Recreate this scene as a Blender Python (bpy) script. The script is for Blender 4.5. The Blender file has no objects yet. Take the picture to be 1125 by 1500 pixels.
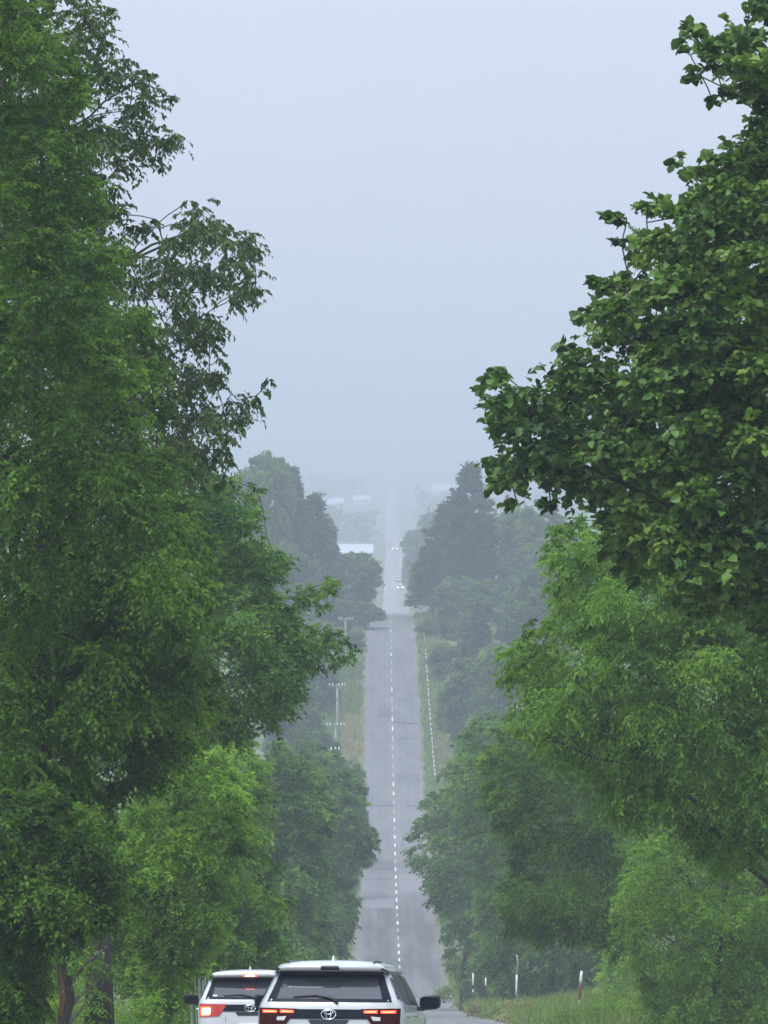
import bpy, math, random
import numpy as np
from mathutils import Vector, Matrix

# ------------------------------------------------------------------ camera, world, sun, exposure
SC = bpy.context.scene
COL = SC.collection
F = 9800.0                      # focal length in photograph pixels (long telephoto)
CX, HY = 556.6, 640.0           # where the +Y direction and the horizon meet the photograph

cam_data = bpy.data.cameras.new('camera')
cam_data.sensor_fit = 'VERTICAL'
cam_data.sensor_height = 36.0
cam_data.sensor_width = 27.0
cam_data.lens = F / 1500.0 * 36.0
cam_data.clip_start = 1.0
cam_data.clip_end = 30000.0
cam = bpy.data.objects.new('camera', cam_data)
COL.objects.link(cam)
cam.location = (0, 0, 0)
cam.rotation_euler = (math.radians(90) - 110.0 / F, 0, -(562.5 - CX) / F)
SC.camera = cam

SUN_EL, SUN_AZ = math.radians(60), math.radians(215)      # azimuth clockwise from +Y
world = bpy.data.worlds.new('World')
SC.world = world
world.use_nodes = True
wn, wl = world.node_tree.nodes, world.node_tree.links
wn.clear()
w_out = wn.new('ShaderNodeOutputWorld')
w_bg = wn.new('ShaderNodeBackground')
w_bg.inputs['Strength'].default_value = 0.12
w_sky = wn.new('ShaderNodeTexSky')
w_sky.sky_type = 'NISHITA'
w_sky.sun_disc = False
w_sky.sun_elevation = SUN_EL
w_sky.sun_rotation = SUN_AZ
w_sky.air_density = 1.0
w_sky.dust_density = 6.0
# an even overcast layer over the sky: a little brighter overhead than at the horizon
w_geo = wn.new('ShaderNodeTexCoord')
w_sep = wn.new('ShaderNodeSeparateXYZ')
w_ramp = wn.new('ShaderNodeMapRange')
w_ramp.inputs['From Min'].default_value = 0.0
w_ramp.inputs['From Max'].default_value = 1.0
w_ramp.inputs['To Min'].default_value = 4.9
w_ramp.inputs['To Max'].default_value = 13.5
w_mul = wn.new('ShaderNodeVectorMath'); w_mul.operation = 'SCALE'
w_mul.inputs[0].default_value = (0.83, 0.93, 1.13)
w_mix = wn.new('ShaderNodeMix'); w_mix.data_type = 'RGBA'
w_mix.inputs['Factor'].default_value = 0.88
wl.new(w_geo.outputs['Generated'], w_sep.inputs[0])
wl.new(w_sep.outputs['Z'], w_ramp.inputs['Value'])

w_no = wn.new('ShaderNodeTexNoise'); w_no.inputs['Scale'].default_value = 9.0; w_no.inputs['Detail'].default_value = 4
w_nr = wn.new('ShaderNodeMapRange'); w_nr.inputs['To Min'].default_value = 0.93; w_nr.inputs['To Max'].default_value = 1.07
w_mm = wn.new('ShaderNodeMath'); w_mm.operation = 'MULTIPLY'
wl.new(w_geo.outputs['Generated'], w_no.inputs['Vector']); wl.new(w_no.outputs['Fac'], w_nr.inputs['Value'])
wl.new(w_nr.outputs['Result'], w_mm.inputs[0]); wl.new(w_ramp.outputs['Result'], w_mm.inputs[1])
wl.new(w_sky.outputs['Color'], w_mix.inputs['A'])
wl.new(w_mm.outputs[0], w_mul.inputs['Scale'])
wl.new(w_mul.outputs['Vector'], w_mix.inputs['B'])
wl.new(w_mix.outputs['Result'], w_bg.inputs['Color'])
wl.new(w_bg.outputs['Background'], w_out.inputs['Surface'])

sun_data = bpy.data.lights.new('sun', 'SUN')
sun_data.energy = 1.5
sun_data.angle = math.radians(25)
sun_data.color = (1.0, 0.97, 0.92)
sun = bpy.data.objects.new('sun', sun_data)
COL.objects.link(sun)
sdir = Vector((math.cos(SUN_EL) * math.sin(SUN_AZ), math.cos(SUN_EL) * math.cos(SUN_AZ), math.sin(SUN_EL)))
sun.rotation_euler = sdir.to_track_quat('Z', 'Y').to_euler()
sun.location = (0, 0, 200)

SC.view_settings.view_transform = 'Standard'
SC.view_settings.look = 'None'
SC.view_settings.gamma = 1.0
SC.view_settings.use_curve_mapping = False
SC.view_settings.exposure = 0.52
SC.render.engine = 'CYCLES'
SC.cycles.use_denoising = True
SC.cycles.max_bounces = 8
SC.cycles.diffuse_bounces = 3
SC.cycles.glossy_bounces = 3
SC.cycles.transmission_bounces = 3
SC.cycles.transparent_max_bounces = 8
SC.cycles.volume_bounces = 2
SC.cycles.caustics_reflective = False
SC.cycles.caustics_refractive = False
HAZE_DENSITY = 0.00048

R = np.random.default_rng(7)


# ------------------------------------------------------------------ helpers
def at(px, py, Y):
    return np.array([(px - CX) / F * Y, Y, -(py - HY) / F * Y])


def tag(o, label=None, cat=None, group=None, kind=None):
    if label: o['label'] = label
    if cat: o['category'] = cat
    if group: o['group'] = group
    if kind: o['kind'] = kind
    return o


def empty(name, loc, label=None, cat=None, group=None, rot=(0, 0, 0)):
    o = bpy.data.objects.new(name, None)
    COL.objects.link(o)
    o.location = [float(v) for v in loc]
    o.rotation_euler = rot
    o.empty_display_size = 0.2
    return tag(o, label, cat, group)


def link(name, me, parent=None, mat=None):
    o = bpy.data.objects.new(name, me)
    COL.objects.link(o)
    if mat is not None and not me.materials:
        me.materials.append(mat)
    if parent is not None:
        o.parent = parent
    return o


def mesh_np(name, verts, faces, smooth=False, tint=None):
    """verts (n,3); faces (m,k) with one k."""
    verts = np.asarray(verts, dtype=np.float32); faces = np.asarray(faces, dtype=np.int32)
    me = bpy.data.meshes.new(name)
    m, k = faces.shape
    me.vertices.add(len(verts)); me.vertices.foreach_set('co', verts.ravel())
    me.loops.add(m * k); me.loops.foreach_set('vertex_index', faces.ravel())
    me.polygons.add(m)
    me.polygons.foreach_set('loop_start', np.arange(0, m * k, k, dtype=np.int32))
    me.polygons.foreach_set('loop_total', np.full(m, k, dtype=np.int32))
    if smooth: me.polygons.foreach_set('use_smooth', np.ones(m, dtype=bool))
    if tint is not None:
        a = me.attributes.new('tint', 'FLOAT', 'FACE')
        a.data.foreach_set('value', np.asarray(tint, dtype=np.float32))
    me.update(calc_edges=True)
    return me


class MB:
    """collects boxes, tubes and grids of quads and triangles into one mesh"""
    def __init__(s): s.v = []; s.f = []
    def add(s, verts, faces):
        b = len(s.v); s.v += [tuple(float(c) for c in p) for p in verts]
        s.f += [tuple(int(i) + b for i in f) for f in faces]; return s
    def box(s, c, size, rz=0.0, taper=1.0):
        hx, hy, hz = size[0] / 2, size[1] / 2, size[2] / 2
        P = []
        for z, t in ((-hz, 1.0), (hz, taper)):
            for x, y in ((-hx, -hy), (hx, -hy), (hx, hy), (-hx, hy)):
                xx, yy = x * t, y * t
                P.append((c[0] + xx * math.cos(rz) - yy * math.sin(rz), c[1] + xx * math.sin(rz) + yy * math.cos(rz), c[2] + z))
        return s.add(P, [(3, 2, 1, 0), (4, 5, 6, 7), (0, 1, 5, 4), (1, 2, 6, 5), (2, 3, 7, 6), (3, 0, 4, 7)])
    def tube(s, pts, rad, n=6, cap=True):
        pts = np.asarray(pts, float)
        rad = np.broadcast_to(np.asarray(rad, float), (len(pts),))
        V = []
        for i, p in enumerate(pts):
            d = pts[min(i + 1, len(pts) - 1)] - pts[max(i - 1, 0)]
            d = d / (np.linalg.norm(d) + 1e-9)
            a = np.cross(d, (0.13, 0.97, 0.2) if abs(d[1]) < .9 else (1, 0, 0)); a /= np.linalg.norm(a)
            b = np.cross(d, a)
            for k in range(n):
                t = 2 * math.pi * k / n
                V.append(p + rad[i] * (a * math.cos(t) + b * math.sin(t)))
        Fs = []
        for i in range(len(pts) - 1):
            for k in range(n):
                Fs.append((i * n + k, i * n + (k + 1) % n, (i + 1) * n + (k + 1) % n, (i + 1) * n + k))
        if cap:
            Fs.append(tuple(range(n))[::-1]); Fs.append(tuple((len(pts) - 1) * n + k for k in range(n)))
        return s.add(V, Fs)
    def grid(s, P):
        """P: array (r,c,3)"""
        r, c = P.shape[:2]
        Fs = [(i * c + j, i * c + j + 1, (i + 1) * c + j + 1, (i + 1) * c + j) for i in range(r - 1) for j in range(c - 1)]
        return s.add(P.reshape(-1, 3), Fs)
    def mesh(s, name, smooth=False, bevel=0):
        me = bpy.data.meshes.new(name); me.from_pydata(s.v, [], s.f)
        if smooth: me.polygons.foreach_set('use_smooth', [True] * len(me.polygons))
        me.update(); return me
    def build(s, name, mat, parent=None, smooth=False):
        return link(name, s.mesh(name, smooth), parent, mat)


# ------------------------------------------------------------------ materials
def new_mat(name):
    m = bpy.data.materials.new(name); m.use_nodes = True
    nt = m.node_tree
    b = nt.nodes.get('Principled BSDF')
    return m, nt, b


def simple(name, col, rough=0.6, metal=0.0, spec=0.5, noise=0.0, scale=8.0, coat=0.0, emit=None, es=0.0):
    m, nt, b = new_mat(name)
    b.inputs['Base Color'].default_value = (*col, 1)
    b.inputs['Roughness'].default_value = rough
    b.inputs['Metallic'].default_value = metal
    b.inputs['Specular IOR Level'].default_value = spec
    b.inputs['Coat Weight'].default_value = coat
    if emit:
        b.inputs['Emission Color'].default_value = (*emit, 1)
        b.inputs['Emission Strength'].default_value = es
    if noise:
        tc = nt.nodes.new('ShaderNodeTexCoord'); n = nt.nodes.new('ShaderNodeTexNoise')
        n.inputs['Scale'].default_value = scale; n.inputs['Detail'].default_value = 6
        mx = nt.nodes.new('ShaderNodeMix'); mx.data_type = 'RGBA'
        mx.inputs['A'].default_value = (*[c * (1 - noise) for c in col], 1)
        mx.inputs['B'].default_value = (*[min(1, c * (1 + noise)) for c in col], 1)
        nt.links.new(tc.outputs['Object'], n.inputs['Vector'])
        nt.links.new(n.outputs['Fac'], mx.inputs['Factor'])
        nt.links.new(mx.outputs['Result'], b.inputs['Base Color'])
    return m


def leaf_mat(name, dark, light, rough=0.5, transl=0.46, patch=0.6, pscale=0.6, odd=None):
    odd = odd or (light[0] * 1.3, light[1] * 1.12, light[2] * 1.1)
    """leaf colour from a per-leaf tint, a slow noise through the crown, and a per-tree shift"""
    m, nt, b = new_mat(name)
    N, L = nt.nodes, nt.links
    at_ = N.new('ShaderNodeAttribute'); at_.attribute_name = 'tint'
    tc = N.new('ShaderNodeTexCoord'); no = N.new('ShaderNodeTexNoise')
    no.inputs['Scale'].default_value = pscale; no.inputs['Detail'].default_value = 3
    ad = N.new('ShaderNodeMath'); ad.operation = 'MULTIPLY_ADD'
    ad.inputs[1].default_value = patch; 
    sub = N.new('ShaderNodeMath'); sub.operation = 'SUBTRACT'; sub.inputs[1].default_value = patch * 0.5
    oi = N.new('ShaderNodeObjectInfo')
    om = N.new('ShaderNodeMath'); om.operation = 'MULTIPLY_ADD'; om.inputs[1].default_value = 0.3
    cr = N.new('ShaderNodeValToRGB')
    cr.color_ramp.elements[0].position = 0.1; cr.color_ramp.elements[0].color = (*dark, 1)
    cr.color_ramp.elements[1].position = 0.9; cr.color_ramp.elements[1].color = (*light, 1)
    e = cr.color_ramp.elements.new(1.0); e.color = (*odd, 1)
    L.new(tc.outputs['Object'], no.inputs['Vector'])
    L.new(at_.outputs['Fac'], sub.inputs[0])
    L.new(no.outputs['Fac'], ad.inputs[0]); L.new(sub.outputs[0], ad.inputs[2])
    L.new(oi.outputs['Random'], om.inputs[0]); L.new(ad.outputs[0], om.inputs[2])
    s2 = N.new('ShaderNodeMath'); s2.operation = 'SUBTRACT'; s2.inputs[1].default_value = 0.15
    L.new(om.outputs[0], s2.inputs[0])
    L.new(s2.outputs[0], cr.inputs['Fac'])
    b.inputs['Roughness'].default_value = rough
    b.inputs['Specular IOR Level'].default_value = 0.22
    tr = N.new('ShaderNodeBsdfTranslucent'); mix = N.new('ShaderNodeMixShader')
    mix.inputs[0].default_value = transl
    hs = N.new('ShaderNodeHueSaturation'); hs.inputs['Value'].default_value = 1.75; hs.inputs['Hue'].default_value = 0.485
    L.new(cr.outputs['Color'], b.inputs['Base Color'])
    L.new(cr.outputs['Color'], hs.inputs['Color']); L.new(hs.outputs['Color'], tr.inputs['Color'])
    L.new(b.outputs[0], mix.inputs[1]); L.new(tr.outputs[0], mix.inputs[2])
    L.new(mix.outputs[0], N['Material Output'].inputs['Surface'])
    return m


M = {}
M['leaf_fine'] = leaf_mat('leaf_fine', (0.028, 0.082, 0.009), (0.136, 0.275, 0.028))
M['leaf_broad'] = leaf_mat('leaf_broad', (0.022, 0.080, 0.012), (0.124, 0.262, 0.036), rough=0.40, transl=0.42)
M['leaf_round'] = leaf_mat('leaf_round', (0.020, 0.062, 0.014), (0.110, 0.215, 0.036), rough=0.40, transl=0.18, patch=0.5)
M['leaf_dark'] = leaf_mat('leaf_dark', (0.020, 0.060, 0.012), (0.070, 0.125, 0.026), rough=0.5, transl=0.22)
M['leaf_willow'] = leaf_mat('leaf_willow', (0.034, 0.092, 0.011), (0.130, 0.275, 0.036))
M['leaf_lime'] = leaf_mat('leaf_lime', (0.042, 0.112, 0.010), (0.162, 0.325, 0.028))
M['leaf_mid'] = leaf_mat('leaf_mid', (0.032, 0.092, 0.013), (0.124, 0.255, 0.034), pscale=0.35)
M['leaf_far'] = leaf_mat('leaf_far', (0.034, 0.090, 0.022), (0.120, 0.22, 0.050), rough=0.7, pscale=0.25)
M['needle'] = leaf_mat('needle', (0.026, 0.052, 0.028), (0.062, 0.100, 0.048), rough=0.8, pscale=0.3)
M['bark'] = simple('bark', (0.042, 0.038, 0.028), 0.9, noise=0.6, scale=6)
M['bark_pale'] = simple('bark_pale', (0.16, 0.15, 0.13), 0.9, noise=0.5, scale=5)
M['bark_torn'] = simple('bark_torn', (0.15, 0.085, 0.045), 0.9, noise=0.5, scale=9)
for _k in ('bark', 'bark_pale', 'bark_torn'):
    _nt = M[_k].node_tree; _b = _nt.nodes['Principled BSDF']
    _tc = _nt.nodes.new('ShaderNodeTexCoord'); _mp = _nt.nodes.new('ShaderNodeMapping'); _mp.inputs['Scale'].default_value = (14, 14, 2.5)
    _n = _nt.nodes.new('ShaderNodeTexNoise'); _n.inputs['Detail'].default_value = 5; _bp = _nt.nodes.new('ShaderNodeBump')
    _bp.inputs['Distance'].default_value = 0.06
    _nt.links.new(_tc.outputs['Object'], _mp.inputs[0]); _nt.links.new(_mp.outputs[0], _n.inputs['Vector'])
    _nt.links.new(_n.outputs['Fac'], _bp.inputs['Height']); _nt.links.new(_bp.outputs[0], _b.inputs['Normal'])
M['twig'] = simple('twig', (0.050, 0.045, 0.036), 0.85, noise=0.4, scale=10)
M['grass'] = leaf_mat('grass', (0.07, 0.15, 0.022), (0.21, 0.30, 0.065), rough=0.6, transl=0.3, pscale=0.5, odd=(0.22, 0.19, 0.09))
M['straw'] = leaf_mat('straw', (0.14, 0.17, 0.05), (0.42, 0.38, 0.17), rough=0.7, transl=0.3, pscale=0.3, odd=(0.34, 0.30, 0.17))
M['flower'] = simple('flower', (0.75, 0.75, 0.68), 0.7)
M['line'] = simple('line_paint', (0.58, 0.58, 0.56), 0.7, noise=0.18, scale=3)
M['crack'] = simple('crack_seal', (0.030, 0.030, 0.032), 0.8, noise=0.3)
M['white_post'] = simple('white_post', (0.72, 0.73, 0.72), 0.5, noise=0.12, scale=6)
M['red_band'] = simple('red_band', (0.16, 0.022, 0.018), 0.5, noise=0.3, scale=9)
M['black_band'] = simple('black_band', (0.02, 0.02, 0.022), 0.5)
M['steel'] = simple('steel', (0.22, 0.23, 0.24), 0.5, metal=0.4)
M['concrete'] = simple('concrete_pole', (0.30, 0.30, 0.29), 0.85, noise=0.2, scale=3)
M['insulator'] = simple('insulator', (0.78, 0.80, 0.82), 0.3)
M['wire'] = simple('wire', (0.04, 0.04, 0.045), 0.6)
M['paint_silver'] = simple('paint_silver_white', (0.47, 0.50, 0.50), 0.30, metal=0.12, coat=0.6, noise=0.04, scale=3)
M['paint_white'] = simple('paint_white', (0.56, 0.58, 0.62), 0.28, metal=0.05, coat=0.6, noise=0.04, scale=3)
M['paint_dark'] = simple('paint_dark', (0.05, 0.055, 0.07), 0.3, coat=0.6)
M['trim'] = simple('black_trim', (0.014, 0.015, 0.018), 0.35)
M['gloss_trim'] = simple('piano_black', (0.004, 0.006, 0.016), 0.3, spec=0.12)
M['rubber'] = simple('rubber', (0.018, 0.018, 0.018), 0.85)
M['rim'] = simple('alloy', (0.35, 0.35, 0.37), 0.35, metal=0.9)
M['chrome'] = simple('chrome', (0.75, 0.77, 0.80), 0.15, metal=1.0)
M['lens_red'] = simple('red_lens', (0.035, 0.004, 0.005), 0.5, spec=0.05)
M['lens_clear'] = simple('clear_lens', (0.55, 0.56, 0.58), 0.15, coat=0.5)
M['lens_lit'] = simple('lit_red_lens', (0.3, 0.02, 0.01), 0.2, coat=0.5, emit=(1.0, 0.03, 0.02), es=0.12)
M['led'] = simple('led_bar', (0.8, 0.08, 0.03), 0.3, emit=(1.0, 0.045, 0.02), es=1.5)
M['led_core'] = simple('led_core', (0.9, 0.3, 0.1), 0.3, emit=(1.0, 0.30, 0.12), es=1.9)
M['brake'] = simple('brake_lamp', (0.9, 0.1, 0.05), 0.3, emit=(1.0, 0.10, 0.03), es=2.6)
M['brake_core'] = simple('brake_lamp_core', (1.0, 0.6, 0.4), 0.3, emit=(1.0, 0.62, 0.36), es=6.0)
M['headlamp'] = simple('headlamp', (0.9, 0.9, 0.9), 0.3, emit=(1.0, 0.98, 0.95), es=8.0)
M['roof_pale'] = simple('pale_metal_roof', (0.50, 0.52, 0.54), 0.5, noise=0.08, scale=0.4)
M['wall_pale'] = simple('pale_wall', (0.66, 0.66, 0.64), 0.8, noise=0.08, scale=0.4)
M['wall_grey'] = simple('grey_wall', (0.40, 0.42, 0.43), 0.8, noise=0.1, scale=0.4)
M['pane'] = simple('window_pane', (0.03, 0.035, 0.04), 0.1)
M['paper'] = simple('white_paper', (0.8, 0.8, 0.8), 0.6)


def glass_mat(name, col, rough):
    m, nt, b = new_mat(name)
    b.inputs['Base Color'].default_value = (*col, 1)
    b.inputs['Roughness'].default_value = rough
    b.inputs['Transmission Weight'].default_value = 0.75
    b.inputs['IOR'].default_value = 1.45
    return m


M['car_glass'] = glass_mat('tinted_glass', (0.42, 0.45, 0.50), 0.02)


def road_mat():
    m, nt, b = new_mat('asphalt')
    N, L = nt.nodes, nt.links
    tc = N.new('ShaderNodeTexCoord')
    sep = N.new('ShaderNodeSeparateXYZ'); L.new(tc.outputs['Object'], sep.inputs[0])
    # lengthwise sections old and new, with painted sheen past the crest: stepped noise along Y
    def rgb(c): n = N.new('ShaderNodeRGB'); n.outputs[0].default_value = (*c, 1); return n.outputs[0]
    def mix(fac, a, c, mode='MIX'):
        x = N.new('ShaderNodeMix'); x.data_type = 'RGBA'; x.blend_type = mode
        if isinstance(fac, float): x.inputs['Factor'].default_value = fac
        else: L.new(fac, x.inputs['Factor'])
        L.new(a, x.inputs['A']); L.new(c, x.inputs['B']); return x.outputs['Result']
    def noise(scale, detail, vec):
        n = N.new('ShaderNodeTexNoise'); n.inputs['Scale'].default_value = scale; n.inputs['Detail'].default_value = detail
        L.new(vec, n.inputs['Vector']); return n.outputs['Fac']
    def ramp(fac, p0, p1):
        r = N.new('ShaderNodeMapRange'); r.inputs['From Min'].default_value = p0; r.inputs['From Max'].default_value = p1
        L.new(fac, r.inputs['Value']); return r.outputs['Result']
    age_sheen = N.new('ShaderNodeValToRGB'); age_sheen.color_ramp.interpolation = 'LINEAR'
    # position along the road / 1200 m -> surface brightness of each resurfaced section; the palest far stops are painted wet-road sheen
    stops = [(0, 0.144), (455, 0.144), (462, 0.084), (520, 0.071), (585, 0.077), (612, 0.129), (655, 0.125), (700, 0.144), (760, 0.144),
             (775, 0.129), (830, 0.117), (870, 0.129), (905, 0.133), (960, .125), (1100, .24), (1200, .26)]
    els = age_sheen.color_ramp.elements
    while len(els) > 1: els.remove(els[-1])
    els[0].position = 0; els[0].color = (stops[0][1],) * 3 + (1,)
    for y, v in stops[1:]:
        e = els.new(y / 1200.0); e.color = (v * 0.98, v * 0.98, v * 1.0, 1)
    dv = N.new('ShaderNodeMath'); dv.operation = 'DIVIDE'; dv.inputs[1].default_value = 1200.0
    L.new(sep.outputs['Y'], dv.inputs[0]); L.new(dv.outputs[0], age_sheen.inputs['Fac'])
    mp = N.new('ShaderNodeMapping'); mp.inputs['Scale'].default_value = (0.9, 0.05, 1); L.new(tc.outputs['Object'], mp.inputs[0])
    worn = noise(1.0, 5, mp.outputs[0])
    c = mix(ramp(worn, 0.40, 0.66), age_sheen.outputs['Color'], rgb((0.19, 0.187, 0.18)))
    c2 = mix(0.55, age_sheen.outputs['Color'], c)
    mp2 = N.new('ShaderNodeMapping'); mp2.inputs['Scale'].default_value = (0.25, 0.035, 1); L.new(tc.outputs['Object'], mp2.inputs[0])
    dk = ramp(noise(1.7, 3, mp2.outputs[0]), 0.52, 0.72)
    c3 = mix(dk, c2, mix(0.35, c2, rgb((0.07, 0.07, 0.075))))
    grit = noise(45, 4, tc.outputs['Object'])
    c4 = mix(ramp(grit, 0.35, 0.7), mix(0.14, c3, rgb((0.02, 0.02, 0.02))), c3)
    # wheel tracks: polished darker bands in each lane, drips between them
    wv = N.new('ShaderNodeMath'); wv.operation = 'SUBTRACT'; wv.inputs[1].default_value = 1.5; L.new(sep.outputs['X'], wv.inputs[0])
    ab = N.new('ShaderNodeMath'); ab.operation = 'ABSOLUTE'; L.new(wv.outputs[0], ab.inputs[0])
    sb = N.new('ShaderNodeMath'); sb.operation = 'SUBTRACT'; sb.inputs[1].default_value = 1.6; L.new(ab.outputs[0], sb.inputs[0])
    a2 = N.new('ShaderNodeMath'); a2.operation = 'ABSOLUTE'; L.new(sb.outputs[0], a2.inputs[0])
    tk = N.new('ShaderNodeValToRGB'); els2 = tk.color_ramp.elements
    els2[0].position = 0.0; els2[0].color = (.80, .80, .80, 1); els2[1].position = 1.0; els2[1].color = (1.05, 1.03, 1.0, 1)
    for p_, v_ in ((.18, 1.0), (.55, 1.0), (.78, .84), (1.0 - .02, 1.03)):
        e = els2.new(p_); e.color = (v_, v_, v_, 1)
    L.new(a2.outputs[0], tk.inputs['Fac'])
    edge = N.new('ShaderNodeMapRange'); L.new(ab.outputs[0], edge.inputs['Value']); edge.inputs['From Min'].default_value = 2.75; edge.inputs['From Max'].default_value = 3.25
    ed2 = N.new('ShaderNodeMath'); ed2.operation = 'MULTIPLY'; L.new(edge.outputs[0], ed2.inputs[0]); L.new(ramp(noise(0.6, 5, tc.outputs['Object']), .35, .65), ed2.inputs[1])
    c5 = mix(0.8, c4, tk.outputs['Color'], 'MULTIPLY')
    c6 = mix(ed2.outputs[0], c5, rgb((0.16, 0.145, 0.115)))
    blot = ramp(noise(0.35, 4, tc.outputs['Object']), .58, .70)
    c7 = mix(blot, c6, mix(0.30, c6, rgb((0.04, 0.04, 0.042))))
    L.new(c7, b.inputs['Base Color'])
    b.inputs['Roughness'].default_value = 0.75
    b.inputs['Specular IOR Level'].default_value = 0.4
    bp = N.new('ShaderNodeBump'); bp.inputs['Strength'].default_value = 0.25; bp.inputs['Distance'].default_value = 0.01
    L.new(grit, bp.inputs['Height']); L.new(bp.outputs[0], b.inputs['Normal'])
    return m


def ground_mat():
    m, nt, b = new_mat('ground_grass')
    N, L = nt.nodes, nt.links
    tc = N.new('ShaderNodeTexCoord')
    def noise(scale, detail):
        n = N.new('ShaderNodeTexNoise'); n.inputs['Scale'].default_value = scale; n.inputs['Detail'].default_value = detail
        L.new(tc.outputs['Object'], n.inputs['Vector']); return n.outputs['Fac']
    r1 = N.new('ShaderNodeValToRGB'); L.new(noise(0.5, 7), r1.inputs['Fac'])
    r1.color_ramp.elements[0].position = 0.35; r1.color_ramp.elements[0].color = (0.035, 0.065, 0.018, 1)
    r1.color_ramp.elements[1].position = 0.7; r1.color_ramp.elements[1].color = (0.10, 0.13, 0.045, 1)
    r2 = N.new('ShaderNodeMapRange'); L.new(noise(0.08, 3), r2.inputs['Value'])
    r2.inputs['From Min'].default_value = 0.5; r2.inputs['From Max'].default_value = 0.68
    mx = N.new('ShaderNodeMix'); mx.data_type = 'RGBA'
    L.new(r2.outputs[0], mx.inputs['Factor']); L.new(r1.outputs['Color'], mx.inputs['A'])
    mx.inputs['B'].default_value = (0.13, 0.14, 0.055, 1)
    L.new(mx.outputs['Result'], b.inputs['Base Color'])
    b.inputs['Roughness'].default_value = 0.95
    return m


M['road'] = road_mat()
M['ground'] = ground_mat()
M['gravel'] = simple('gravel_shoulder', (0.13, 0.13, 0.085), 0.95, noise=0.45, scale=5)

# ------------------------------------------------------------------ the lie of the land
PROF = [(-60, 3.6), (0, -1.3), (77, -7.62), (160, -14.5), (262, -22.95), (360, -31.1), (430, -36.6), (475, -39.3), (528, -40.9), (600, -41.6),
        (660, -41.2), (718, -39.5), (760, -37.5), (800, -35.0), (845, -31.4), (888, -28.2), (925, -26.55), (957, -25.85), (985, -26.0),
        (1040, -29.0), (1120, -35.0), (1200, -39.0), (1300, -40.8), (1500, -40.5), (1700, -40.0), (2200, -42.2), (3000, -43.0),
        (4000, -42.5), (5000, -41.0), (6500, -34.0), (8000, -21.0), (9300, -6.0)]
py_, pz_ = np.array([p[0] for p in PROF], float), np.array([p[1] for p in PROF], float)


def _hermite(x, X, Y):
    x = np.asarray(x, float)
    d = np.gradient(Y, X)
    i = np.clip(np.searchsorted(X, x, side='right') - 1, 0, len(X) - 2)
    h = X[i + 1] - X[i]; t = np.clip((x - X[i]) / h, 0, 1)
    return ((2 * t**3 - 3 * t**2 + 1) * Y[i] + (t**3 - 2 * t**2 + t) * h * d[i] + (-2 * t**3 + 3 * t**2) * Y[i + 1] + (t**3 - t**2) * h * d[i + 1])


def zroad(y): return _hermite(y, py_, pz_)


CXP = np.array([(-60, 1.5), (957, 1.5), (1250, 2.6), (1700, 4.2), (2500, 5.3), (3500, 6.6), (6400, 10.4), (9300, 14.5)])
def xroad(y): return np.interp(y, CXP[:, 0], CXP[:, 1])


def ground_z(x, y):
    x = np.asarray(x, float); y = np.asarray(y, float)
    u = x - xroad(y); a = np.abs(u)
    dip = -0.05 * np.clip((a - 3.3) / 0.8, 0, 1)                     # the shoulder drops a hand's breadth
    bank = 0.17 * np.clip(a - 4.6, 0, 6) + 0.02 * np.clip(a - 12, 0, 60)
    fade = np.interp(y, [-60, 1000, 1250, 9500], [1, 1, 0.35, 0.35])
    wav = 0.10 * np.sin(x * 1.3 + y * 0.21) * np.clip(a - 4.2, 0, 1) + 0.5 * np.sin(x * 0.11 + y * 0.017) * np.clip((a - 10) / 20, 0, 1)
    far = 3.0 * np.clip((a - 60) / 400, 0, 1) * np.sin(y * 0.0016 + x * 0.002)
    base = zroad(y)
    return base - 0.06 + dip + (bank + wav) * fade + np.where(y > 1200, far, far * 0.3)


ys = np.unique(np.concatenate([np.arange(-60, 1300, 4.0), np.arange(1300, 2400, 25.0), np.arange(2400, 9301, 100.0)]))
xs_l = np.array([-1400, -900, -500, -250, -140, -80, -50, -35, -26, -20, -16, -13, -11, -9.5, -8.3, -7.2, -6.3, -5.5, -4.8, -4.2, -3.9, -3.55, -3.3])
offs = np.concatenate([xs_l, [0], -xs_l[::-1]])
G = np.zeros((len(ys), len(offs), 3))
G[:, :, 0] = xroad(ys)[:, None] + offs[None, :]
G[:, :, 1] = ys[:, None]
G[:, :, 2] = ground_z(G[:, :, 0], G[:, :, 1])


def grid_mesh(name, P, mat, **kw):
    r, c = P.shape[:2]
    i, j = np.meshgrid(np.arange(r - 1), np.arange(c - 1), indexing='ij')
    a = (i * c + j).ravel()
    me = mesh_np(name, P.reshape(-1, 3), np.stack([a, a + 1, a + c + 1, a + c], 1), smooth=True)
    return link(name, me, None, mat)


ground = tag(grid_mesh('ground', G, M['ground']), 'grassy ground falling and rising under the trees beside the road', kind='structure')

# road sheet with a slightly ragged edge
rng = np.random.default_rng(3)
yr = ys
W0 = 3.25
edge_l = -W0 + 0.10 * np.sin(yr * 0.37) + rng.normal(0, 0.05, len(yr))
edge_r = W0 + 0.10 * np.sin(yr * 0.29 + 1) + rng.normal(0, 0.05, len(yr))
# the side road mouth on the left near 850 m
edge_l -= 1.6 * np.exp(-((yr - 852) / 9.0) ** 2)
cols = np.array([0, .04, .2, .35, .5, .65, .8, .96, 1.0])
RP = np.zeros((len(yr), len(cols), 3))
u = edge_l[:, None] + (edge_r - edge_l)[:, None] * cols[None, :]
RP[:, :, 0] = xroad(yr)[:, None] + u
RP[:, :, 1] = yr[:, None]
RP[:, :, 2] = zroad(yr)[:, None] + 0.03 * (1 - (u / W0) ** 2)
road = tag(grid_mesh('road', RP, M['road']), 'straight two lane asphalt road dropping into a dip and climbing away', kind='structure')

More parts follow.
